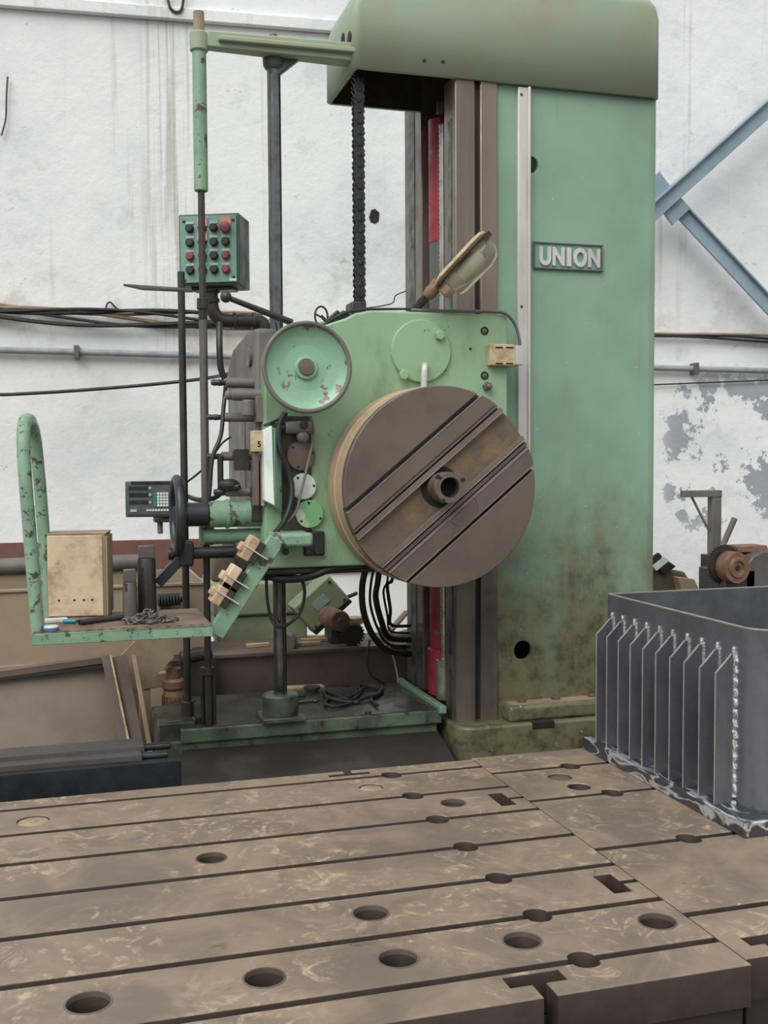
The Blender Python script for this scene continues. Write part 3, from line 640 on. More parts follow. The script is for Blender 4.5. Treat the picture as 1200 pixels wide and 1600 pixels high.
# round cover with bolts and oil pipe
def disc_on(px, py, rpx, y, prof, m_, name, par, n=40):
    q = P(px, py, Y=y); k = rpx*m_px(q)
    return MB().lathe((q.x, y, q.z), YM, [(h, r*k) for h, r in prof], n).build(name, m_, par), q, k
cv, q, k = disc_on(657, 549, 49, YH, [(-.01, 1), (.012, 1), (.018, .97), (.020, .6), (.022, .02)], 'head_green', 'round_cover', bmill)
for px, py in ((686, 524), (630, 586)):
    b = P(px, py, Y=YH-.02); MB().hexbolt((b.x, b.y, b.z), YM, .024, .022).build('bolt', 'head_green', cv)
MB().tube([P(664, 571, Y=YH-.015), P(664, 573, Y=YH-.05), P(663, 582, Y=YH-.06), P(662, 608, Y=YH-.06)], .016, 12).build('oil_pipe', 'alu', cv)
for px, py, r in ((757, 517, 6.5), (757, 587, 6.5), (735, 545, 2)):
    b = P(px, py, Y=YH); MB().lathe(b, YM, [(-.002, r*1.0*m_px(b)), (.003, r*m_px(b)), (.003, r*.62*m_px(b)), (-.002, r*.6*m_px(b))], 18).build('bolt_pocket', 'dkhole', hs)
    MB().hexbolt(b, YM, r*.5*m_px(b), .006).build('bolt', 'grey', hs)
b = P(760, 604, Y=YH); MB().hexbolt(b, YM, .022, .03).ccyl(b, b+YM*.05, .012).build('stud', 'grey', hs)
# scale reader
a, b = P(763, 538, Y=YH-.02), P(802, 572, Y=YH-.02)
rd = MB().box((a.x, YH-.045, b.z), (b.x, YH, a.z)).build('scale_reader', 'cream', bmill, bevel=.004)
MB().box((b.x-.006, YH-.04, b.z+.004), (P(816, 560, Y=YH-.02).x, YH+.13, a.z-.004)).build('reader_arm', 'alu', rd, bevel=.004)
for px, py in ((780, 543), (796, 543), (780, 568), (796, 568)): c = P(px, py, Y=YH-.045); MB().box((c.x-.018, YH-.048, c.z-.003), (c.x+.018, YH-.044, c.z+.003)).build('slot', 'dkhole', rd)
cable('reader_cable', [(640, 484, YH+.05), (700, 486, YH-.005), (770, 487, YH-.008), (792, 492, YH-.01), (806, 510, YH-.01), (812, 535, YH-.02), (811, 545, YH-.02)], .008, 'grey', bmill)

# faceplate
FC = P(691, 761, Y=YF); FR = 158*m_px(FC); FC.y = YF
fp = MB().lathe((FC.x, YF+.045, FC.z), -YM, [(0, FR*.998), (.12, FR), (.122, FR*1.012), (.24, FR*1.015), (.255, FR*.99)], 96).build('faceplate', 'rim', bmill, ang=30)
th = math.radians(39.5); du = Vector((math.cos(th), 0, math.sin(th))); dn = Vector((math.sin(th), 0, -math.cos(th)))
def chord(a, b, y0, y1, mt, name, bev=.004, r=FR, L=None):
    """slice of the disc between two parallel chords"""
    pts = []
    N = 40
    for i in range(N+1):
        d = a+(b-a)*i/N; h = math.sqrt(max(r*r-d*d, 0)); pts.append(FC+dn*d+du*h)
    for i in range(N, -1, -1):
        d = a+(b-a)*i/N; h = math.sqrt(max(r*r-d*d, 0)); pts.append(FC+dn*d-du*h)
    pts = [Vector((p.x, y0, p.z)) for p in pts]
    if L: pass
    return MB().prism(pts, (0, y1-y0, 0)).build(name, mt, fp, bevel=bev)
gw = .018*FR
chord(-FR*.9999, -.475*FR, YF, YF+.05, 'brown', 'face_segment')
chord(.500*FR, FR*.9999, YF, YF+.05, 'brown', 'face_segment')
chord(-.475*FR, .5*FR, YF+.036, YF+.06, 'dark', 'face_recess', 0)
chord(-.435*FR, -.27*FR, YF-.004, YF+.045, 'brown', 'slide_bar')
chord(-.262*FR, -.235*FR, YF+.004, YF+.045, 'brown_pol', 'slide_bar', .002)
chord(-.215*FR, -.165*FR, YF-.002, YF+.045, 'brown_pol', 'slide_bar')
chord(-.165*FR, .16*FR, YF+.026, YF+.05, 'channel', 'channel_floor', 0)
chord(.16*FR, .205*FR, YF-.002, YF+.045, 'brown_pol', 'slide_bar')
chord(.225*FR, .262*FR, YF+.002, YF+.045, 'brown', 'slide_bar', .002)
chord(.275*FR, .295*FR, YF+.004, YF+.045, 'brown_pol', 'slide_bar', .002)
chord(.305*FR, .462*FR, YF-.004, YF+.045, 'brown', 'slide_bar')
for d, l in ((.36, -.44), (.36, -.70), (.39, -.05)):
    c = FC+dn*d*FR+du*l*FR; c.y = YF-.004
    MB().lathe(c, YM, [(-.01, .012), (.001, .012), (.001, .007), (-.008, .006)], 14).build('screw', 'grey', fp)
arcp = [FC+dn*(.30+.16*math.sin(a))*FR+du*(.17*math.cos(a)+.02)*FR for a in [PI*i/14 for i in range(15)]]
for p in arcp: p.y = YF-.0045
MB().tube(arcp, .0025, 6, 1).build('scribed_arc', 'grey', fp)
# bore and spindle nose
for d_ in (-.4335, -.1660, .2035, .2945, .4605): chord((d_-.0035)*FR, (d_+.0035)*FR, YF-.0062, YF+.03, 'chrome', 'edge_highlight', 0)  # thin bright strips laid along the bar edges as painted highlights
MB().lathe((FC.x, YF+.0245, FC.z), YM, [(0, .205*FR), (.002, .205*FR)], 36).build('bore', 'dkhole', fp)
ySN = YF-.105; rs = .152*FR
sp_ = MB().lathe((FC.x, YF+.03, FC.z), YM, [(0, rs*.98), (.10, rs*.98), (.103, rs), (.131, rs), (.135, rs*.96), (.135, rs*.66), (.06, rs*.64), (.06, 0)], 40, False).build('spindle_nose', 'brown_pol', bmill)
for a in (.5, 2.4, 4.2):
    m = MB(); c = FC+Vector((math.cos(a), 0, math.sin(a)))*rs*.97; m.obox((c.x, ySN+.012, c.z), Vector((math.cos(a), 0, math.sin(a)))*.01, (0, .014, 0), Vector((-math.sin(a), 0, math.cos(a)))*.008)
    m.build('nose_slot', 'dkhole', sp_)
MB().ring((FC.x, ySN+.012, FC.z), (FC.x, YF-.032, FC.z), rs*.66, rs*.60, 36).build('bore_shade_ring', 'dkhole', sp_)  # near-black ring that paints shade into the spindle bore
MB().lathe((FC.x, YF-.031, FC.z), YM, [(0, rs*.62), (.002, rs*.62)], 30).build('bore_shade_disc', 'dkhole', sp_)  # near-black disc, painted shade at the end of the bore
MB().ring((FC.x, ySN-.001, FC.z), (FC.x, ySN+.004, FC.z), rs*.97, rs*.68, 40).build('nose_face', 'brown', sp_)

# dished handwheel on the front
yD = 4.70; q = P(480, 574, Y=yD); k = 71*m_px(q)
dw = MB().lathe((q.x, yD, q.z), YM, [(-.03, .1*k), (-.03, .95*k), (.0, .96*k), (.0, .93*k), (-.012, .88*k), (-.028, .7*k), (-.032, .3*k), (-.03, .01*k)], 56, False).build('dished_wheel', 'dish_green', bmill)
MB().tube([q+Vector((math.cos(a), 0, math.sin(a)))*k*.965 for a in [2*PI*i/56 for i in range(56)]], .045*k+.002, 10, 1, True).build('wheel_rim', 'gear', dw)
MB().lathe((q.x, yD+.04, q.z), YM, [(0, .26*k), (.02, .26*k), (.026, .24*k), (.027, .2*k), (.022, .19*k), (.022, .12*k), (.034, .1*k), (.036, .0)], 32).build('wheel_hub', 'dish_green', dw)
MB().cyl((q.x, yD+.02, q.z), (q.x, YH+.03, q.z), .05).build('wheel_shaft', 'dark', dw)
MB().lathe((q.x, yD+.012, q.z), YM, [(0, .17*k), (.008, .16*k), (.010, .02*k)], 20).build('hub_cap', 'brown', dw)
# flanges in a column below it
for px, py, r, mt, nm in ((469, 712, 23, 'brown', 'blank_flange'), (473, 760, 20.5, 'whitep', 'blank_flange'), (483, 803, 22, 'chip_white', 'blank_flange')):
    if mt == 'chip_white': G.setdefault('chip_white', mat('white_paint_flaking_to_green', '7DB07F', 'D0D6C4', 6, .46, .56, rough=.4))
    d_, c, kk = disc_on(px, py, r, YH, [(-.01, 1), (.018, 1), (.022, .95), (.024, .02)], mt, nm, bmill, 32)
    for i in range(3):
        a = .4+2*PI*i/3+px; MB().lathe((c.x+.8*kk*math.cos(a), YH-.022, c.z+.8*kk*math.sin(a)), YM, [(0, .006), (.003, .006)], 8).build('screw', 'dkhole', d_)
a, b = hp_(438, 650), hp_(494, 830)
MB().box((a.x, YH-.006, b.z), (b.x-.02, YH+.01, a.z)).build('recess_plate', 'dark', bmill, bevel=.003)
q = P(466, 668, Y=YH-.05)
vb = MB().ccyl((q.x-.06, YH-.05, q.z), (q.x+.06, YH-.05, q.z), .028).ccyl((q.x+.02, YH-.05, q.z), (q.x+.02, YH, q.z), .03).ball((q.x+.02, YH-.05, q.z-.04), .03, 14).build('oil_valve', 'gear', bmill)
MB().ccyl((q.x-.13, YH-.05, q.z+.005), (q.x-.06, YH-.05, q.z), .018).hexbolt((q.x+.02, YH-.06, q.z+.01), YM, .02, .03).build('valve_nut', 'dark', vb)
# white angled guard
A, B, Cc, D = P(412, 672, Y=YH-.08), P(425, 665, Y=YH-.10), P(429, 790, Y=YH-.10), P(413, 782, Y=YH-.08)
gd = MB().prism([A, B, Cc, D], (0, .06, 0)).build('white_guard', 'whitep', bmill, bevel=.003)
A, B, Cc, D = P(429, 668, Y=YH-.10), P(439, 672, Y=YH-.03), P(441, 800, Y=YH-.03), P(430, 790, Y=YH-.10)
MB().prism([A, B, Cc, D], (-.01, .03, 0)).build('guard_return', 'dish_green', gd)
a, b = P(393, 673, Y=YH-.02), P(411, 706, Y=YH-.02); nb = MB().box((a.x, YH-.05, b.z), (b.x, YH+.02, a.z)).build('number_plate', 'cream', bmill, bevel=.003)
me = text_mesh('5', .035, .001, .001)
for v in me.vertices: v.co = Vector((v.co.x, -v.co.z, v.co.y))
finish('numeral', me, 'dkhole', Vector((P(405, 695, Y=YH-.05).x, YH-.0505, P(405, 698, Y=YH-.05).z)), nb)
MB().box((a.x+.005, YH-.03, P(400, 790, Y=YH).z), (a.x+.03, YH+.02, b.z)).build('guard_stay', 'brown', nb, bevel=.003)
# levers on the flank
def lever(px0, px1, px2, py, y, r0_, r1_, nm, grip='black'):
    q0, q1, q2 = P(px0, py, Y=y), P(px1, py, Y=y), P(px2, py, Y=y); z = q1.z; k_ = m_px(q1)
    o = MB().ccyl((q1.x, y, z), (XHL+.05, y, z), r1_*k_).build(nm, 'gear', bmill)
    MB().lathe((q0.x, y, z), (1, 0, 0), [(0, r0_*k_*.7), (.01, r0_*k_), (.03, r0_*k_*.9), (.035, r0_*k_*1.1), (.06, r0_*k_*.85), (q1.x-q0.x+.02, r0_*k_*.8)], 14).build('lever_grip', grip, o)
    return o
lever(330, 352, 400, 598, 5.05, 5, 8, 'selector_lever')
lever(352, 362, 410, 617, 5.0, 8, 9, 'selector_lever', 'gear')
lever(324, 350, 395, 652, 5.05, 4.5, 7, 'selector_lever')
lever(324, 345, 376, 713, 5.05, 4.5, 7, 'selector_lever')
lever(334, 352, 400, 769, 5.02, 5.5, 7, 'selector_lever')
lever(360, 372, 400, 803, 5.0, 5, 6, 'selector_lever')
m = MB(); a, b = P(345, 712, Y=5.0), P(372, 770, Y=5.0)
m.ccyl((a.x, 5.02, a.z), (a.x, 5.02, b.z), .014); m.box((b.x-.02, 4.98, P(372, 735, Y=5.0).z), (b.x+.05, 5.06, P(372, 702, Y=5.0).z)); m.ball((P(358, 757, Y=5.0).x, 5.0, P(358, 757, Y=5.0).z), .045, 14, (1.1, 1, .6)); m.build('lever_link', 'dark', bmill)
m = MB(); zA2, zB2 = P(405, 620, Y=4.98).z, P(405, 660, Y=4.98).z
m.box((P(398, 600, Y=4.98).x, 4.94, zB2), (XHL+.02, 5.02, zA2)); m.ccyl((P(388, 640, Y=4.96).x, 4.96, P(388, 650, Y=4.96).z), (P(388, 640, Y=4.96).x, 4.96, P(388, 625, Y=4.96).z), .03); m.build('lever_bracket', 'gear', bmill, bevel=.008)
m = MB(); q = P(402, 750, Y=4.97); m.box((q.x-.03, 4.95, P(402, 815, Y=4.97).z), (XHL+.03, 5.02, P(402, 720, Y=4.97).z)); m.build('rear_bracket', 'dark', bmill, bevel=.006)
MB().cyl((P(410, 700, Y=4.9).x, 4.9, P(408, 790, Y=4.9).z), (P(410, 700, Y=4.9).x, 4.9, P(408, 710, Y=4.9).z), .012).build('sight_tube', 'alu', bmill)
# green bosses and the large handwheel
q = P(350, 803, Y=5.02)
hb = MB().ccyl((P(326, 803, Y=5.02).x, 5.02, q.z), (XHL+.05, 5.02, q.z), .062, .01).ccyl((P(352, 803, Y=5.02).x, 5.02, q.z), (P(358, 803, Y=5.02).x, 5.02, q.z), .068).build('feed_boss', 'chip_green', bmill)
MB().ccyl((P(290, 803, Y=5.02).x, 5.02, q.z), (P(326, 803, Y=5.02).x, 5.02, q.z), .055, .008).build('boss_sleeve', 'black', hb)
q2 = P(350, 838, Y=5.06)
bs = MB().ccyl((P(318, 838, Y=5.06).x, 5.06, q2.z), (XHL+.05, 5.06, q2.z), .035).build('clamp_boss', 'chip_green', bmill)
MB().ccyl((pa.x, ya-.02, q2.z-.04), (pa.x, ya-.02, q2.z+.05), .036).build('clamp_ring', 'chip_green', bs)
MB().box((XHL-.13, 4.97, zh0-.02), (XHL+.02, 5.4, P(385, 845, Y=4.97).z)).build('lower_casing', 'dark', bmill, bevel=.02)
hw_c = P(277, 805, Y=4.98); hr = 56*m_px(hw_c)
hw = MB().tube([hw_c+Vector((0, math.cos(a), math.sin(a)))*hr for a in [2*PI*i/40 for i in range(40)]], .022, 12, 1, True).build('handwheel', 'black', bmill)
for i in range(3):
    a = 1.2+2*PI*i/3; MB().beam(hw_c+Vector((.03, math.cos(a)*.03, math.sin(a)*.03)), hw_c+Vector((0, math.cos(a), math.sin(a)))*hr, .03, .02, (1, 0, 0)).build('spoke', 'black', hw, bevel=.006)
MB().ccyl((hw_c.x-.01, hw_c.y, hw_c.z), (P(296, 803, Y=5.02).x, 5.02, q.z), .04).build('hub', 'black', hw)
MB().beam(P(292, 862, Y=5.0), P(246, 912, Y=5.0), .05, .045).ccyl((P(262, 858, Y=5.02).x, 5.02, q2.z-.07), (XHL-.05, 5.02, q2.z-.07), .028).build('brake_arm', 'black', bmill, bevel=.01)
MB().box((P(278, 855, Y=5.0).x, 4.97, P(280, 885, Y=5.0).z), (P(302, 855, Y=5.0).x, 5.05, P(280, 845, Y=5.0).z)).build('arm_pivot', 'black', bmill, bevel=.012)
# conduit elbow, ball lever, hoses
pY = 5.44
MB().tube([P(330, 452, Y=pY), P(331, 478, Y=pY), P(338, 494, Y=pY), P(352, 501, Y=pY), P(395, 501, Y=pY), P(408, 504, Y=pY), P(413, 515, Y=pY), P(413, 540, Y=pY)], .034, 16, 6).build('conduit_elbow', 'dark', bmill)
for a, b in (((330, 449), (330, 458)), ((330, 468), (331, 474)), ((364, 501), (369, 501)), ((393, 501), (400, 501))): MB().ccyl(P(*a, Y=pY), P(*b, Y=pY), .042).build('conduit_collar', 'dark', bmill)
bl = MB(); A, B = P(353, 464, Y=4.9), P(456, 504, Y=4.95); bl.cyl(A, B, .012, .016); bl.ball(A, .026, 16); bl.build('ball_lever', 'dark', bmill)
cable('control_hose', [(343, 505, 5.15), (343, 540, 5.1), (345, 575, 5.1), (352, 592, 5.1)], .015, 'rubber', bmill)
cable('flank_hose', [(353, 600, 5.1), (349, 640, 5.05), (345, 680, 5.02), (332, 715, 5.0), (328, 760, 5.0), (326, 780, 5.0)], .010, 'rubber', bmill)
cable('flank_wire', [(360, 683, 5.5), (345, 695, 5.4), (320, 730, 5.3), (290, 755, 5.4)], .005, 'rubber', bmill)
cable('readout_cable', [(290, 774, 5.5), (310, 781, 5.3), (335, 778, 5.1), (352, 765, 5.0), (375, 760, 4.96)], .012, 'rubber', bmill)
cable('front_hose', [(446, 645, YH-.06), (436, 665, YH-.06), (437, 700, YH-.08), (452, 740, YH-.06), (456, 775, YH-.07), (445, 812, YH-.08), (425, 838, YH-.06)], .013, 'rubber', bmill)
cable('front_wire', [(485, 650, YH-.05), (490, 680, YH-.05), (482, 720, YH-.05), (470, 770, YH-.06), (462, 800, YH-.06), (440, 822, YH-.07), (424, 834, YH-.06)], .007, 'gear', bmill)
cable('lever_wire', [(412, 665, YH-.06), (425, 660, YH-.06), (440, 652, YH-.04), (448, 645, YH-.03)], .006, 'rubber', bmill)
# top clutter: small wheel, wires, chain anchor
q = P(502, 494, Y=5.0)
sw = MB().tube([q+Vector((math.cos(a)*.7, .1*math.cos(a), math.sin(a)))*.045 for a in [2*PI*i/24 for i in range(24)]], .005, 8, 1, True).build('small_handwheel', 'dark', bmill)
MB().beam(q+Vector((-.03, 0, .01)), q+Vector((.05, 0, -.03)), .008, .008).cyl(q, q+Vector((.08, .05, -.06)), .008).build('spindle', 'dark', sw)
tcm = MB(); tcm.beam(P(520, 520, Y=4.96), P(541, 490, Y=4.96), .05, .05); tcm.beam(P(510, 505, Y=5.0), P(530, 488, Y=5.0), .03, .03); tcm.box((P(548, 488, Y=5.1).x, 5.08, P(555, 500, Y=5.1).z), (P(571, 488, Y=5.1).x, 5.2, P(555, 472, Y=5.1).z)); tcm.build('chain_anchor', 'dark', bmill, bevel=.006)
for k_ in range(4): cable('top_wire', [(500+k_*8, 512-k_*2, 4.93), (520+k_*6, 498-k_*3, 4.92), (545+k_*12, 486-k_, 4.93), (600+k_*20, 483, 4.95)], .005, 'rubber', bmill)
cable('stray_wire', [(560, 483, 4.98), (610, 475, 5.0), (618, 462, 5.0), (634, 455, 5.0)], .003, 'dark', bmill)
# roller chain to the counterweight
xch = x0c+.055; zt0, zt1_ = P(559, 486, Y=5.02).z, ZC+.15; NL = 25; pit = (zt1_-zt0)/NL
chn = None
for i in range(NL):
    z = zt0+pit*(i+.5)
    if chn is None:
        rr = 9*m_px(P(559, 300, Y=5.02)); pts = []
        for j in range(12): a = PI*j/11; pts.append((xch+rr*math.cos(a), 5.13, z+pit*.28+rr*.75*math.sin(a)))
        for j in range(12): a = PI+PI*j/11; pts.append((xch+rr*math.cos(a), 5.13, z-pit*.28+rr*.75*math.sin(a)))
        pts.insert(12, (xch-rr*.72, 5.13, z)); pts.append((xch+rr*.72, 5.13, z))
        chn = MB().prism(pts, (0, .008, 0)).prism([(a_, 5.17, c_) for a_, b_, c_ in pts], (0, .008, 0)).ccyl((xch, 5.125, z+pit*.3), (xch, 5.182, z+pit*.3), .012).build('chain_link', 'grease', bmill); c0 = ORG[chn.name].copy(); z00 = z
    else: inst(chn, c0+Vector((0, (.004 if i % 2 else 0), z-z00)), bmill)
# bracket arm at the lower left with the strapped blocks
bp = MB().box((hp_(474, 850).x, YH-.02, hp_(490, 868).z), (hp_(506, 850).x, YH+.01, hp_(490, 830).z)).build('arm_plate', 'black', bmill, bevel=.008)
for px, py in ((446, 862), (495, 861), (481, 862)): b = P(px, py, Y=YH-.02); MB().hexbolt(b, YM, .016, .014).build('bolt', 'dark', bp)
m = MB(); A, B = P(424, 843, Y=4.78), P(484, 841, Y=4.78)
m.hexa([(A.x, 4.70, A.z-.03), (B.x, 4.70, A.z-.03), (B.x, YH, A.z-.03), (A.x, YH, A.z-.03), (A.x, 4.70, A.z+.03), (B.x, 4.70, A.z+.03), (B.x, YH, A.z+.03), (A.x, YH, A.z+.03)])
m.build('bracket_head', 'chip_green', bmill, bevel=.015, seg=3)
E0, E1 = P(432, 842, Y=4.72), P(336, 992, Y=4.72)
ba = MB().beam(E0, E1, .05, .075).build('bracket_arm', 'chip_green', bmill, bevel=.006)
dv = (E1-E0).normalized(); nv = Vector((-dv.z, 0, dv.x)); nv = nv if nv.x < 0 else -nv
for t_, mt in ((.20, 'wood'), (.50, 'cork'), (.66, 'wood')):
    c = E0+(E1-E0)*t_+nv*.085+Vector((0, -.01, 0))
    MB().obox(c, dv*.055, nv*.022, Vector((0, .05, 0))).obox(c+nv*.03+dv*.01, dv*.02, nv*.012, Vector((0, .03, 0))).build('strapped_block', mt, ba, bevel=.005)
    MB().obox(c-nv*.035, dv*.05, nv*.018, Vector((0, .045, 0))).build('block_holder', 'dark', ba, bevel=.004)
    MB().obox(c-nv*.03, dv*.0025, nv*.058, Vector((0, .056, 0))).build('strap', 'alu', ba)
# shaft collar below the headstock and drooping hoses
zc1 = P(436, 898, Y=ys_).z
MB().ccyl((xs_, ys_, zc1-.02), (xs_, ys_, zc1+.012), .085, .006, 32).ccyl((xs_, ys_, zc1+.01), (xs_, ys_, zh0), .06).build('shaft_bush', 'dark', bmill)
cable('sole_hose', [(415, 898, 4.98), (440, 905, 4.95), (480, 902, 4.93), (520, 888, 4.93), (560, 884, 4.93), (600, 886, 4.96)], .018, 'rubber', bmill)
cable('loop_hose', [(470, 900, 5.02), (476, 925, 5.02), (470, 955, 5.02), (455, 972, 5.02), (438, 980, 5.05), (425, 970, 5.1), (418, 940, 5.1), (416, 905, 5.1)], .008, 'rubber', bmill)
for i, (dx, r) in enumerate(((0, .017), (9, .007), (16, .016), (26, .006), (31, .009))):
    cable('drag_hose', [(573+dx*1.3, 885, 5.3), (566+dx*1.5, 915-i*2, 5.32), (568+dx*1.2, 955-i*10, 5.36), (582+dx*.9, 992-i*10, 5.45), (605+dx*.2, 1016-i*10, 5.6), (640, 1022-i*11, 5.75)], r, 'rubber', bmill)
cable('thin_drop_wire', [(592, 980, 5.6), (612, 1020, 5.65), (620, 1050, 5.7), (622, 1062, 5.72)], .005, 'alu', bmill)
cable('thin_drop_wire', [(578, 1000, 5.6), (574, 1030, 5.6), (580, 1055, 5.62), (600, 1068, 5.66)], .006, 'rubber', bmill)

# operator platform of the boring mill
zt = .945; tx0, tx1 = P(50, 1000, Y=4.5).x, P(332, 988, Y=4.5).x; th_ = P(150, 985, Y=4.5).z-P(150, 1003, Y=4.5).z
zd = P(190, 984, Y=4.5).z
pf = MB().box((tx0, 4.5, zd-th_), (tx1, 4.53, zd)).box((tx0, 4.97, zd-th_), (tx1, 5.0, zd)).box((tx0, 4.5, zd-th_), (tx0+.02, 5.0, zd)).box((tx1-.02, 4.5, zd-th_), (tx1, 5.0, zd)).build('platform_frame', 'chip_green', bmill, bevel=.003)
MB().box((tx0+.005, 4.505, zd), (tx1-.005, 4.995, zd+.006)).build('platform_deck', 'tread', pf)
m = MB(); yf_, yb_ = 4.56, 4.94
F0 = P(60, 985, Y=yf_); F1 = P(52, 880, Y=yf_); F2 = P(40, 720, Y=yf_)
lean = lambda z: -(z-zd)*.055
zt_r = P(38, 655, Y=4.7).z
rp_ = [(y, z) for y, z in ((yf_, zd), (yf_, zd+.35), (yf_, zt_r-.25), (yf_+.03, zt_r-.08), (yf_+.11, zt_r-.01), ((yf_+yb_)/2, zt_r), (yb_-.11, zt_r-.01), (yb_-.03, zt_r-.08), (yb_, zt_r-.25), (yb_, zd+.35), (yb_, zd))]
xr_ = F0.x-.003
MB().tube([(xr_+lean(z)+(y-yf_)*.12, y, z) for y, z in rp_], .0265, 14, 5).build('guard_rail', 'rail_paint', pf)

# ------------------------------------------------------------------ things fixed to the machine
# control panel box
ph = math.radians(24); e1 = Vector((math.cos(ph), -math.sin(ph), 0)); en = Vector((-math.sin(ph), -math.cos(ph), 0))
cY = 5.36; c0 = P(326.5, 390, Y=cY); k = m_px(c0); W, H, D = 97*k/2, 55.5*k, .20
cx = thing('control_panel', 'blue-green push-button control box on a bent conduit left of the shaft', 'control box', c0-ZP*H)
body = MB().obox(c0-en*D/2, e1*W, en*D/2, ZP*H).build('box_body', 'box_dark', cx, bevel=.006)
MB().obox(c0+en*.006, e1*(W-.010), en*.006, ZP*(H-.012)).build('front_plate', 'box_green', cx, bevel=.003)
def bp_(px, py): return c0+e1*((px-326.5)*k)+ZP*((390-py)*k)+en*.012
cols, rows = (297.5, 317.5, 336, 355), (357.5, 379.5, 400.5, 422)
for j, ry in enumerate(rows):
    for i, rx in enumerate(cols):
        q = bp_(rx, ry); red = (i == 3 and j in (0, 2, 3)) or (i == 0 and j == 2) or (i == 1 and j < 2); big = (i == 3 and j == 0)
        r = .027 if big else .019
        pb = MB().lathe(q, en, [(0, .021), (.006, .021), (.008, r), (.03 if big else .02, r), (.034 if big else .024, r*.8)], 18).build('push_button', 'redb' if (big or (i, j) in ((0, 2), (3, 2), (3, 3))) else 'black', cx)
        MB().obox(q+ZP*.027+en*.002, e1*.020, en*.002, ZP*.006).build('button_label', 'lavender', pb)
        if big or (i == 1 and j < 2): MB().obox(q+ZP*.028+en*.003, e1*.026, en*.003, ZP*.020).build('warning_tag', 'orange', pb)
for px, py in ((288, 346), (367, 346), (367, 434), (288, 437)): MB().lathe(bp_(px, py), en, [(0, .007), (.004, .007), (.006, .004)], 10).build('screw', 'dark', cx)
MB().obox(bp_(365.5, 438), e1*.017, en*.002, ZP*.006).build('maker_tag', 'whitep', cx)
MB().obox(c0-ZP*(H+.008)-en*.09, e1*(W*.7), en*.05, ZP*.008).build('mount_plate', 'dark', cx, bevel=.003)
A, B = P(193, 447, Y=5.0), P(300, 451, Y=5.0)
MB().prism([(A.x, 5.0, A.z), (A.x+.08, 4.97, A.z-.02), (B.x, 4.97, A.z-.022), (B.x, 5.05, A.z)], (0, 0, .010)).build('shelf_plate', 'dark', cx)

# work lamp
lm = thing('machine_lamp', 'tilted work lamp with ribbed glass on top of the headstock', 'lamp', P(646, 486, Y=4.98))
A, B = P(643, 488, Y=4.98), P(684, 446, Y=4.84)
MB().ccyl(A, B, .021, .003).build('lamp_arm', 'dark', lm)
A2, B2 = P(680, 449, Y=4.845), P(757, 367, Y=4.72); d = (B2-A2).normalized(); k = m_px(A2); nl = Vector((d.z, -.35, -d.x)).normalized(); nl = (nl-d*nl.dot(d)).normalized()
L = (B2-A2).length; sdv = d.cross(nl)
def shell(prof, wy, off, mt, name, flat=1.0):
    m = MB(); vs = []; n = 18
    for t, r in prof:
        for i in range(n):
            a = 2*PI*i/n; vs.append(A2+d*(L*t)+nl*(off+r*math.cos(a)*flat)+sdv*(r*math.sin(a)*wy))
    fs = [(j*n+i, j*n+(i+1) % n, (j+1)*n+(i+1) % n, (j+1)*n+i) for j in range(len(prof)-1) for i in range(n)]+[tuple(range(n))[::-1], tuple(range((len(prof)-1)*n, len(prof)*n))]
    return m.add(vs, fs).build(name, mt, lm)
shell([(-.05, .024), (.05, .028), (.10, .045), (.18, .065), (.85, .07), (.97, .062), (1.03, .03)], 1.2, -.004, 'cream', 'lamp_housing', .30)
shell([(.02, .05), (.03, .078), (.98, .082), (1.08, .06)], 1.1, .012, 'steelbr', 'lamp_rim', .07)
shell([(.14, .03), (.18, .055), (.28, .064), (.75, .066), (.90, .058), (.97, .04), (1.0, .015)], 1.05, .058, 'glass', 'lamp_glass', 1.0)
shell([(.34, .01), (.36, .028), (.5, .035), (.68, .035), (.76, .022), (.78, .005)], 1, .055, 'whitep', 'lamp_bulb', 1.0)
shell([(.0, .03), (.04, .045), (.15, .05), (.18, .03)], .9, .045, 'cream', 'lamp_socket', .8)
MB().lathe(A2-d*.06, d, [(0, .024), (.03, .032), (.05, .03), (.09, .036)], 16).build('lamp_clamp', 'rust', lm)

# digital readout
dY = 5.6; ph = math.radians(14); f1 = Vector((math.cos(ph), -math.sin(ph), 0)); fn = Vector((-math.sin(ph), -math.cos(ph), 0))
c0 = P(241, 780, Y=dY); k = m_px(c0); W, H = 45*k, 28*k
dr = thing('digital_readout', 'dark digital readout with white keypad behind the black handwheel', 'display unit', c0-ZP*(H+.11))
MB().obox(c0-fn*.05, f1*W, fn*.05, ZP*H).build('case', 'box_dark', dr, bevel=.006)
MB().obox(c0+fn*.002, f1*(W-.012), fn*.003, ZP*(H-.012)).build('bezel', 'droface', dr, bevel=.002)
def dq(px, py): return c0+f1*((px-241)*k)+ZP*((780-py)*k)+fn*.006
for py in (762.5, 773, 784.5):
    MB().obox(dq(217, py), f1*(15*k), fn*.002, ZP*(3*k)).build('display_window', 'dro_dark', dr)
    MB().lathe(dq(235, py), fn, [(0, .007), (.003, .007)], 10).build('axis_key', 'lavender', dr)
MB().obox(dq(236, 754.5), f1*(30*k), fn*.002, ZP*(2.2*k)).build('brand_strip', 'dro_dark', dr)
key = None
for i in range(5):
    for j in range(5):
        q = dq(243+i*4.6, 771+j*4.6)
        kb = MB().obox(q, f1*(1.8*k), fn*.003, ZP*(1.8*k)).build('key', 'teal' if i == 0 else 'whitep', dr)
for i in range(8): MB().obox(dq(231+i*4.4, 797), f1*(1.6*k), fn*.003, ZP*(1.5*k)).build('key', 'whitep', dr)
MB().obox(dq(209, 797.5), f1*(5*k), fn*.002, ZP*(2*k)).build('maker_label', 'lavender', dr)
q = P(250, 812, Y=5.64)
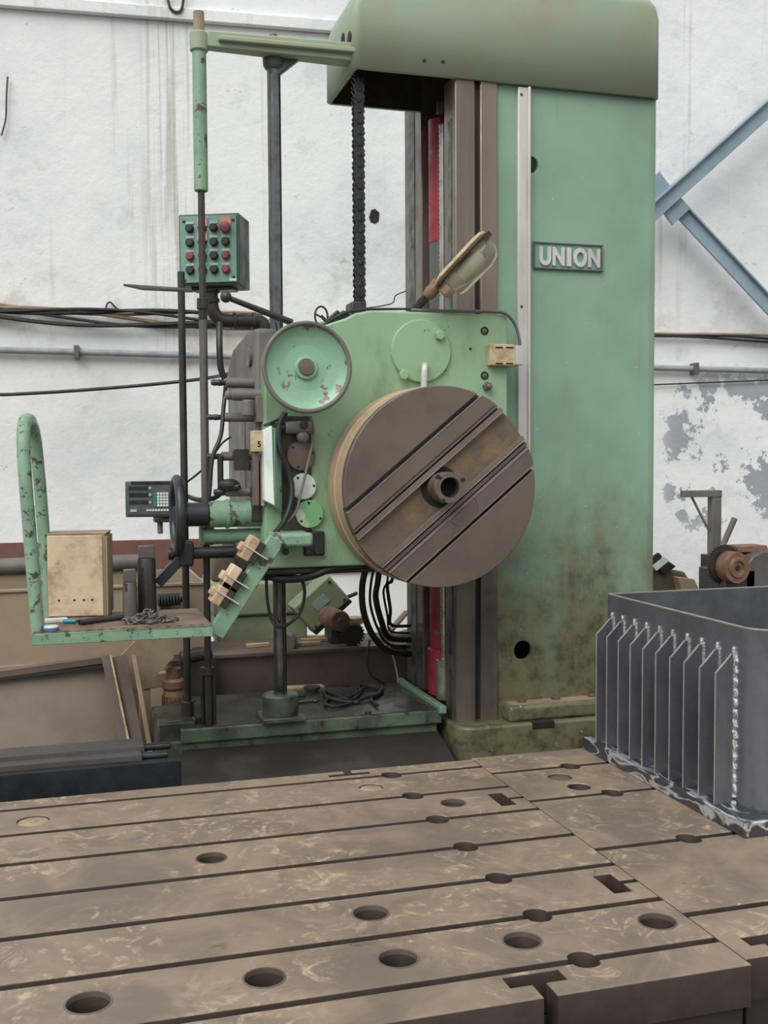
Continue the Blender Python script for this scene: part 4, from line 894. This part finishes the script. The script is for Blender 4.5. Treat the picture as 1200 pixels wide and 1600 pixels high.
MB().box((q.x-.03, 5.60, q.z-.012), (q.x+.05, 5.70, q.z+.012)).build('mount_bracket', 'dark', dr, bevel=.003)
MB().ccyl((q.x, 5.64, P(250, 834, Y=5.64).z), (q.x, 5.64, q.z), .014).build('mount_post', 'gear', dr)
MB().ccyl((q.x, 5.66, q.z), (P(352, 815, Y=5.66).x, 5.66, q.z), .012).build('mount_arm', 'dark', dr)

# ------------------------------------------------------------------ things lying on the operator platform
ZD = zd+.0065
def onp(px, py): p = P(px, py, Z=ZD); return p
a = onp(121, 964); ph = math.radians(9); g1 = Vector((math.cos(ph), -math.sin(ph), 0)); gn = Vector((-math.sin(ph), -math.cos(ph), 0)); k = m_px(a)
hz_ = (962-833)*k; wx = 44*k; dep = .20
cbx = thing('fibreboard_box', 'worn stained beige fibreboard box standing on the operator platform', 'box', a-gn*dep/2)
cc_ = a-gn*dep/2+ZP*hz_/2
MB().obox(cc_, g1*wx, gn*dep/2, ZP*hz_/2).build('box_core', 'card', cbx, bevel=.003)
MB().obox(cc_+gn*(dep/2+.004)-g1*.004, g1*(wx-.006), gn*.004, ZP*(hz_/2-.004)).build('front_board', 'cork', cbx, bevel=.003)
MB().obox(cc_+g1*(wx+.005)-ZP*.004, g1*.004, gn*dep/2, ZP*(hz_/2-.006)).build('side_board', 'card', cbx, bevel=.002)
MB().obox(cc_+ZP*(hz_/2+.003), g1*(wx+.004), gn*(dep/2), ZP*.003).build('lid', 'card', cbx, bevel=.002)
MB().obox(cc_-g1*(wx+.008)+ZP*.06, (g1*.4+ZP*.9)*.05, gn*.05, g1*.003).build('torn_flap', 'card', cbx)
for dx, dz in ((-.075, -.105), (-.01, -.105), (.03, -.105), (.065, -.105)):
    q = cc_+gn*(dep/2+.008)+g1*dx+ZP*dz; MB().lathe(q, gn, [(0, .005), (.0008, .005)], 10).build('nail_hole', 'dkhole', cbx)
for px, py, r, h, lab in ((204, 962, 11.5, 72, 'shorter steel taper sleeve with flat tang on the platform'), (231, 957, 15, 104, 'taller dark steel taper sleeve with flat tang on the platform')):
    b = onp(px, py); b.y += r*m_px(b)*.6; k = m_px(b); r *= k; h *= k; tl = 20*k
    t = thing('taper_sleeve', lab, 'tool sleeve', b, 'taper sleeves on the platform')
    MB().lathe(b, ZP, [(0, r*.97), (.004, r), (h-tl-.006, r*.92), (h-tl, r*.86)], 28).build('sleeve_body', 'dark' if h > .25 else 'grey', t)
    tg = MB().obox(b+ZP*(h-tl/2), (r*.82, 0, 0), (0, r*.45, 0), ZP*tl/2).build('tang', 'grey', t, bevel=.004)
    q = b+ZP*(h*.62)+Vector((-r*.55, -r*.72, 0)); MB().obox(q, (r*.12, -r*.08, 0), (.0, .003, 0), ZP*.018).build('drift_slot', 'dkhole', t)
# pile of chain
b = onp(230, 974); b.y += .03; b.z = ZD
ch = thing('steel_chain', 'pile of dark steel chain in front of the taper sleeves', 'chain', b)
lk = None; rr = .0035
for i in range(52):
    a_ = random.uniform(0, 2*PI); s_ = math.sqrt(random.random()); x_ = s_*math.cos(a_)*.125; y_ = s_*math.sin(a_)*.05
    zz = .006+max(0, (1-s_)*.045*random.random()+(.008 if s_ < .6 else 0)); pos = b+Vector((x_, y_, zz))
    if lk is None:
        pth = [pos+Vector((math.cos(t)*.010+(.008 if math.cos(t) > 0 else -.008), math.sin(t)*.010, 0)) for t in [2*PI*(j+.5)/14 for j in range(14)]]
        lk = MB().tube(pth, rr, 6, 1, True).build('link', 'grey', ch)
    else: inst(lk, pos, ch, (random.uniform(-.9, .9), random.uniform(-.4, .4), random.uniform(0, PI)))
A, B = onp(124, 977), onp(192, 968); tag(MB().ring(A+ZP*.012, B+ZP*.012, .012, .008, 20).build('steel_tube', 'dark'), 'short dark steel tube lying on the platform beside the chain', 'tube')
a = onp(88, 973); tag(MB().obox(a+Vector((0, .02, .008)), (.045, .004, 0), (-.002, .02, 0), (0, 0, .008)).build('small_carton', 'whitep', bevel=.002), 'flat pale carton at the foot of the guard rail', 'carton')
a = onp(106, 975); tl_ = thing('marker_pen', 'teal and white marker pen on the operator platform', 'pen', a+ZP*0)
MB().ccyl(a+Vector((-.02, .012, .010)), a+Vector((.035, .0, .010)), .009).build('barrel', 'teal', tl_); MB().ccyl(a+Vector((.035, 0, .010)), a+Vector((.05, -.003, .010)), .006).build('pen_cap', 'dkhole', tl_)
a = onp(80, 985); tm = thing('tape_measure', 'small blue and silver tape measure at the platform corner', 'tape measure', a)
MB().lathe(a, ZP, [(0, .026), (.004, .03), (.016, .03), (.02, .026)], 20).build('case', 'alu', tm); MB().lathe(a+ZP*.004, ZP, [(0, .031), (.008, .031)], 20).build('band', 'bluep', tm)

# ------------------------------------------------------------------ way covers and the heap at the left
wc = thing('telescopic_way_cover', 'long black telescopic way cover between floor plate and stacked panels', 'way cover', (-.4, 4.7, 0))
xe_ = P(284, 1190, Y=4.5).x
MB().box((-2, 4.52, .0), (xe_, 4.58, P(140, 1201, Y=4.52).z)).build('bellows', 'bellows', wc)
for y0_, y1_, pyt, xe2 in ((4.585, 4.66, 1186, 222), (4.66, 4.80, 1172, 226)):
    zt3 = P(140, pyt, Y=y0_).z; MB().box((-2, y0_+.001, .02), (P(xe2, 1180, Y=y0_).x, y1_, zt3)).build('cover_segment', 'cover', wc, bevel=.003)
    MB().ccyl((P(xe2, 1180, Y=y0_).x, y0_+.05, zt3-.02), (P(xe2+42, 1180, Y=y0_).x, y0_+.05, zt3-.02), .016).build('slide_pin', 'black', wc)
# big panel frame leaning in front of the bin
yp = 5.40
pn = thing('framed_steel_panel', 'welded steel panel with brown angle frame leaning beside the bed', 'steel panel', (P(60, 1100, Y=yp).x, yp, 0))
pp0 = P(60, 1045, Y=yp+.15); ppn = Vector((0, -1, .35))
def PP(px, py):
    d = ray(px, py); o = Vector((0, 0, CZ)); return o+d*((pp0-o).dot(ppn)/d.dot(ppn))
tr3, br3 = PP(170, 1036), PP(200, 1180); br3 = br3+(br3-tr3)*.3; tl3 = PP(-60, 1066); bl3 = PP(-60, 1225)
MB().prism([tl3, tr3, br3, bl3], (0, .012, 0)).build('panel_sheet', 'olive2', pn)
MB().beam(P(-60, 1060, Y=yp+.13), P(172, 1029, Y=yp+.13), .05, .035).build('top_angle', 'steelbr', pn, bevel=.003)
MB().beam(P(-60, 1067, Y=yp+.11), P(165, 1040, Y=yp+.11), .03, .012).build('top_lip', 'dark', pn)
e_ = Vector((0, 0, 0))
for px0, px1, mt, w_, nm in ((172, 205, 'cream', .016, 'edge_flange'), (165, 196, 'steelbr', .04, 'side_angle'), (186, 216, 'steelbr', .07, 'side_web'), (209, 236, 'card', .022, 'outer_flange')):
    A, B = P(px0, 1026, Y=yp+.14), P(px1, 1180, Y=yp-.06); B = B+(B-A).normalized()*.08
    MB().beam(A, B, w_, .07 if nm != 'side_web' else .03, (0, 1, 0)).build(nm, mt, pn, bevel=.002)
A = P(222, 1028, Y=5.64); tag(MB().obox((A.x, 5.64, A.z-.02), Vector((.09, 0, .09)), Vector((.06, 0, -.06))*1.2, (0, .008, 0)).obox((A.x-.05, 5.64, A.z/2-.05), (.03, 0, 0), (0, .004, 0), (0, 0, A.z/2-.05)).build('card_sheet', 'card'), 'brown cardboard sheet poking up behind the framed panel', 'cardboard')
# olive bin
yb0 = 6.05; zb_ = P(150, 917, Y=yb0).z; xb1 = P(322, 930, Y=yb0).x
bn = thing('sheet_metal_bin', 'large olive sheet-metal bin at the left behind the platform', 'bin', (-.6, 6.4, 0))
MB().box((-2, yb0, 0), (xb1, yb0+.012, zb_)).build('front_sheet', 'olive', bn)
MB().box((-2, 6.85, 0), (xb1, 6.862, zb_)).build('back_sheet', 'olive', bn)
MB().box((xb1-.012, yb0+.012, 0), (xb1, 6.85, zb_)).build('end_sheet', 'olive', bn)
MB().box((-2, yb0-.012, zb_-.012), (xb1+.005, yb0+.02, zb_+.004)).build('rim', 'olive', bn, bevel=.003)
MB().box((-2, yb0-.02, zb_-.43), (xb1, yb0, zb_-.40)).build('stiffener', 'olive', bn, bevel=.003)
zpp = zb_+.004; tag(MB().ccyl((-2, 6.856, zb_+.05), (P(225, 890, Y=6.85).x, 6.856, zb_+.05), .05).build('steel_pipe', 'gear'), 'grey-brown steel pipe laid across the olive bin', 'pipe')
A = P(270, 935, Y=6.03)
tag(MB().lathe((P(246, 935, Y=5.98).x, 5.98, A.z), (1, 0, 0), [(i*.008, .030+.007*(i % 2)) for i in range(16)], 14).cyl((P(246, 935, Y=5.98).x+.12, 5.98, A.z), (P(246, 935, Y=5.98).x+.15, 5.98, A.z), .02, .01).box((P(250, 935, Y=5.98).x, 5.97, A.z-.06), (P(256, 935, Y=5.98).x+.03, 6.05, A.z)).build('ribbed_plug', 'black'), 'black ribbed plug hanging on the rim of the olive bin', 'plug')
# rusty worm and offcuts next to the bed
q = P(271, 1075, Y=5.7); zt4, zm, zl4 = P(271, 1044, Y=5.7).z, P(271, 1060, Y=5.7).z, P(271, 1074, Y=5.7).z
wm = thing('rusty_worm_gear', 'upright rusty ribbed gear shaft standing beside the bed', 'gear shaft', (q.x, 5.7, 0))
MB().lathe((q.x, 5.7, 0), ZP, [(0, .055), (zl4-.02, .055), (zl4, .04)], 20).build('shaft_body', 'rust', wm)
m = MB()
for i in range(16): a = 2*PI*i/16; m.obox((q.x+.055*math.cos(a), 5.7+.055*math.sin(a), zl4-.16), Vector((math.cos(a), math.sin(a), 0))*.006, Vector((-math.sin(a), math.cos(a), 0))*.005, ZP*.12)
o_ = m.build('ribs', 'rust', wm); o_['kind'] = 'stuff'
MB().lathe((q.x, 5.7, zl4-.01), ZP, [(0, .05), (.012, .06), (zm-zl4, .06), (zm-zl4+.012, .045)], 20).build('collar', 'rust', wm)
MB().ring((q.x, 5.7, zm), (q.x, 5.7, zt4), .038, .030, 20).build('neck', 'rust', wm)
A, B = P(216, 1066, Y=5.84), P(262, 1060, Y=5.84); tag(MB().beam(A, B, .05, .075).box((A.x, 5.82, 0), (A.x+.06, 5.86, A.z-.03)).build('timber_offcut', 'card', bevel=.004), 'short brown timber offcut behind the rusty gear shaft', 'timber')
for i, (px, py, sx_, sy_, sz_, yy, lab) in enumerate(((300, 1020, .12, .08, .05, 5.94, 'dark oily casting lying behind the platform rods'),)):
    q = P(px, py, Y=yy); tag(MB().box((q.x-sx_, yy-sy_, 0), (q.x+sx_, yy+sy_, q.z-.02)).ccyl((q.x-sx_*.6, yy-sy_, q.z-.01), (q.x+sx_*.8, yy-sy_*.6, q.z), .035).ball((q.x+.04, yy, q.z-.01), .06, 12, (1.2, 1, .7)).build('oily_casting', 'dark', bevel=.01), lab, 'casting')
# long brown beam with scrap on it
yb1 = 5.98; zb1 = P(470, 1016, Y=yb1).z
sb = thing('steel_beam', 'long brown steel beam on the floor behind the bed', 'beam', (1.4, 6.1, 0))
bx_0, bx_1 = P(322, 1040, Y=yb1).x, 2.15
MB().box((bx_0, yb1+.03, 0), (bx_1, yb1+.06, zb1-.02)).build('web', 'steelbr', sb)
MB().box((bx_0, yb1, zb1-.022), (bx_1, yb1+.46, zb1)).build('top_flange', 'steelbr', sb, bevel=.003)
MB().box((bx_0, yb1, 0), (bx_1, yb1+.30, .03)).build('bottom_flange', 'steelbr', sb, bevel=.003)
for px, px2, py, py2, lab in ((440, 500, 1008, 1005, 'flat pale wood strip lying frontmost on the brown beam'), (470, 520, 1001, 999, 'second wood strip behind the frontmost one on the beam'), (480, 520, 996, 995, 'small rearmost wood strip on the beam near the motor'), (385, 420, 1009, 1007, 'wood strip on the beam left of the guide shaft')):
    A = P(px, py, Z=zb1+.01); B = P(px2, py2, Z=zb1+.01); A.z = B.z = zb1+.011+.001*random.random(); tag(MB().beam(A, B, .035, .02).build('wood_strip', 'wood', bevel=.002), lab, 'wood', 'wood strips on the brown beam')
A = P(449, 1003, Y=6.1); tag(MB().lathe((A.x-.02, 6.04, A.z), (.3, 1, 0), [(0, .05), (.01, .055), (.10, .055), (.11, .04)], 20).box((A.x-.03, 6.06, zb1), (A.x+.03, 6.12, A.z)).build('bearing_housing', 'gear'), 'round bearing housing on the beam just right of the guide shaft', 'bearing')
A = P(531, 970, Y=6.1); mo = thing('electric_motor', 'rusty round electric motor sitting on the brown beam', 'motor', (A.x, 6.2, zb1))
MB().lathe((A.x, 6.08, A.z), (-.1, 1, 0), [(0, .03), (.0, .055), (.012, .062), (.22, .062), (.23, .05)], 24).build('motor_body', 'rust', mo)
MB().lathe((A.x, 6.075, A.z), (-.1, 1, 0), [(0, .015), (.006, .02)], 14).build('shaft_end', 'steelbr', mo)
MB().box((A.x-.05, 6.12, zb1), (A.x+.05, 6.28, A.z-.05)).build('motor_foot', 'dark', mo, bevel=.005)
A = P(553, 972, Y=6.2); tag(MB().ccyl((A.x, 6.2, zb1+.10), (A.x, 6.2, A.z+.03), .055).ccyl((A.x, 6.2, zb1), (A.x, 6.2, zb1+.10), .03).build('wire_spool', 'cream'), 'small cream spool beside the rusty motor', 'spool')
A = P(553, 1003, Y=6.03); gw_ = MB().lathe((A.x-.005, 6.02, zb1+.065), (.0, 1, .15), [(0, .045), (.0, .06), (.04, .06), (.04, .02)], 24)
for i in range(20): a = 2*PI*i/20; gw_.obox((A.x-.005+.062*math.cos(a), 6.04, zb1+.065+.062*math.sin(a)), Vector((math.cos(a), 0, math.sin(a)))*.007, (0, .018, 0), Vector((-math.sin(a), 0, math.cos(a)))*.005)
tag(gw_.build('scrap_gear', 'dark'), 'dark toothed scrap gear on the beam below the motor', 'gear')
A, B = P(598, 1000, Z=zb1+.01), P(625, 985, Z=zb1+.01); tag(MB().beam((A.x, A.y, zb1+.012), (B.x+.1, B.y, zb1+.012), .05, .02).beam((A.x+.04, A.y+.05, zb1+.03), (B.x+.05, B.y+.02, zb1+.12), .03, .02).build('scrap_timber', 'card'), 'brown scrap slats under the drooping hoses', 'scrap')
# pale green machine further back
yg = 6.68
pg = thing('green_machine', 'pale olive-green machine housing standing behind the guide shaft', 'machine', (P(430, 960, Y=yg).x, yg+.3, 0))
a, b = P(334, 905, Y=yg), P(520, 1000, Y=yg); zt5 = P(420, 908, Y=yg).z; zb5 = P(420, 1002, Y=yg).z; zm5 = P(420, 962, Y=yg).z
MB().prism([(a.x, yg, zm5), (a.x, yg, zt5), (b.x-.05, yg, zt5), (b.x, yg, zt5-.1), (b.x-.02, yg, zm5+.03), (b.x-.08, yg, zm5)], (0, .6, 0)).build('machine_body', 'pale_green', pg, bevel=.02, seg=3)
MB().box((a.x+.02, yg+.02, zb5), (b.x-.16, yg+.55, zm5)).build('machine_skirt', 'pale_green', pg, bevel=.01)
MB().box((P(334, 880, Y=yg).x, yg+.05, zt5), (P(425, 880, Y=yg).x, yg+.5, P(380, 850, Y=yg).z)).build('rear_casing', 'steelbr', pg, bevel=.02)
for x_ in (a.x+.06, b.x-.25): MB().box((x_, yg+.05, 0), (x_+.1, yg+.5, zb5)).build('leg', 'dark', pg)
c = P(497, 940, Y=yg-.15); d1 = (P(545, 890, Y=yg-.15)-P(460, 950, Y=yg-.15)); d1 = (P(542, 903, Y=yg-.15)-P(480, 960, Y=yg-.15)).normalized(); n1 = Vector((d1.z, 0, -d1.x))
hb_ = MB().obox(c, d1*.15, n1*.10, (0, .10, 0)).build('tilted_head', 'pale_green', pg, bevel=.012)
MB().obox(c+n1*.115, d1*.15, n1*.012, (0, .09, 0)).build('head_edge', 'dark', hb_, bevel=.004)
MB().obox(c+Vector((0, -.103, 0))-n1*.01, d1*.05, n1*.03, (0, .002, 0)).build('data_plate', 'lavender', hb_)
for s1, s2 in ((-.12, -.07), (.12, -.07), (-.12, .08), (.12, .08)): MB().hexbolt(c+d1*s1+n1*s2+Vector((0, -.10, 0)), YM, .01, .008).build('bolt', 'dark', hb_)
MB().ccyl(c+d1*.14+n1*.1, c+d1*.22+n1*.13, .012).build('head_stud', 'dark', hb_)
# scraps on the bed
zz = ZB+.012
tag(MB().tube([P(px, py, Z=zz+.004*(i % 3)) for i, (px, py) in enumerate(((560, 1098), (535, 1096), (512, 1090), (506, 1080), (520, 1084), (545, 1094), (558, 1088), (566, 1076), (580, 1073), (594, 1078), (590, 1086), (572, 1090), (552, 1098), (525, 1104), (508, 1100), (515, 1092), (540, 1092), (562, 1080), (560, 1072), (575, 1070), (598, 1076), (580, 1092), (590, 1102)))], .009, 7, 5).build('cable_coil', 'rubber'), 'loose coil of black cable lying on the green bed', 'cable')
A = P(470, 1078, Z=ZB); tag(MB().obox((A.x, A.y+.02, ZB+.008), (.13, -.01, 0), (.0, .035, 0), (0, 0, .008)).build('wood_board', 'wood', bevel=.002), 'thin pale wood board on the bed behind the collar', 'board')
A = P(482, 1083, Z=ZB); tag(MB().lathe((A.x+.02, A.y, ZB), ZP, [(0, .03), (.02, .03), (.022, .045), (.035, .045)], 20).build('oil_cap', 'dark'), 'small dark round cap standing on the bed', 'cap')

# ------------------------------------------------------------------ background at the right
yq = 7.2
q = P(1116, 830, Y=yq); po = thing('bracket_post', 'grey square steel post with an arm at the top near the wall', 'post', (q.x, yq, 0))
k = m_px(q); zp1 = P(1116, 766, Y=yq).z
MB().box((q.x-8*k, yq-.035, 0), (q.x+8*k, yq+.035, zp1)).build('upright', 'gear', po, bevel=.003)
MB().box((P(1067, 770, Y=yq).x, yq-.04, zp1-10*k), (q.x+8*k, yq+.04, zp1+.001)).build('arm', 'gear', po, bevel=.003)
MB().beam(P(1080, 775, Y=yq), P(1108, 830, Y=yq), .014, .014, (0, 1, 0)).build('stay', 'gear', po)
MB().box((P(1100, 890, Y=yq).x, yq-.08, 0), (q.x-8*k, yq+.05, P(1104, 866, Y=yq).z)).build('base_block', 'dark', po, bevel=.005)
A, B = P(1102, 915, Y=7.075), P(1148, 810, Y=7.075);
bd = (B-A).normalized(); A = B-bd*(B.z/bd.z)
tag(MB().cyl(A, B, .022).build('steel_bar', 'gear'), 'round steel bar leaning against the bracket post', 'bar')
q = P(1150, 887, Y=6.6); gm = thing('winch_motor', 'rusty winch motor with gear rim and grey casing behind the tank', 'winch', (q.x+.2, 6.75, 0))
k = m_px(q)
MB().lathe((q.x, 6.58, q.z), (-.1, 1, 0), [(0, .008), (.0, 10*k), (-.012, 11*k), (-.012, 15*k), (.0, 17*k), (.0, 24*k), (.02, 25*k), (.10, 25*k)], 36).build('end_bell', 'rust', gm)
MB().lathe((q.x, 6.57, q.z), (-.1, 1, 0), [(0, 4*k), (.02, 5*k)], 16).build('shaft_end', 'dark', gm)
m = MB(); m.lathe((q.x-.03, 6.68, q.z+.01), (-.1, 1, 0), [(0, .02), (0, 29*k), (.03, 29*k), (.03, .02)], 36)
for i in range(36): a = 2*PI*i/36; m.obox((q.x-.03+30*k*math.cos(a), 6.695, q.z+.01+30*k*math.sin(a)), Vector((math.cos(a), 0, math.sin(a)))*2*k, (0, .014, 0), Vector((-math.sin(a), 0, math.cos(a)))*1.4*k)
m.build('gear_rim', 'dark', gm)
MB().box((P(1122, 900, Y=6.7).x, 6.62, 0), (P(1170, 900, Y=6.7).x, 6.95, q.z-.02)).build('motor_base', 'dark', gm, bevel=.01)
a = P(1166, 880, Y=6.62); zc5 = P(1180, 865, Y=6.62).z
MB().prism([(a.x, 6.62, 0), (a.x, 6.62, zc5-.09), (a.x+.06, 6.62, zc5-.02), (a.x+.14, 6.62, zc5+.01), (a.x+.6, 6.62, zc5+.01), (a.x+.6, 6.62, 0)], (0, .3, 0)).build('grey_casing', 'grey', gm, bevel=.008)
MB().box((P(1152, 870, Y=6.75).x, 6.72, zc5), (P(1195, 870, Y=6.75).x, 6.9, zc5+.045)).build('top_plate', 'rust', gm, bevel=.005)
q = P(1050, 905, Y=7.45)
hp2 = thing('tarpaulin_heap', 'dark olive tarpaulin heap beside the green column', 'tarpaulin', (q.x, 7.5, 0))
zq = [P(x, y, Y=7.45) for x, y in ((1000, 880), (1030, 878), (1045, 888), (1055, 892), (1070, 893), (1085, 915), (1098, 930))]
MB().prism([Vector((p.x, 7.45, p.z)) for p in zq]+[Vector((zq[-1].x+.1, 7.45, 0)), Vector((zq[0].x, 7.45, 0))], (0, .35, 0)).build('tarpaulin', 'tarp', hp2, bevel=.02)
for pts, mt in ((((1018, 872), (1030, 864), (1035, 870), (1020, 882)), 'dkhole'), (((1020, 884), (1037, 870), (1046, 876), (1026, 892)), 'whitep'), (((1030, 890), (1045, 877), (1056, 885), (1040, 898)), 'dkhole')):
    MB().prism([P(x, y, Y=7.41) for x, y in pts], (0, .03, 0)).build('loose_board', mt, hp2)
MB().prism([P(x, y, Y=7.36) for x, y in ((1060, 902), (1085, 905), (1092, 920), (1066, 925))], (0, .1, 0)).build('card_scrap', 'card', hp2, bevel=.004)
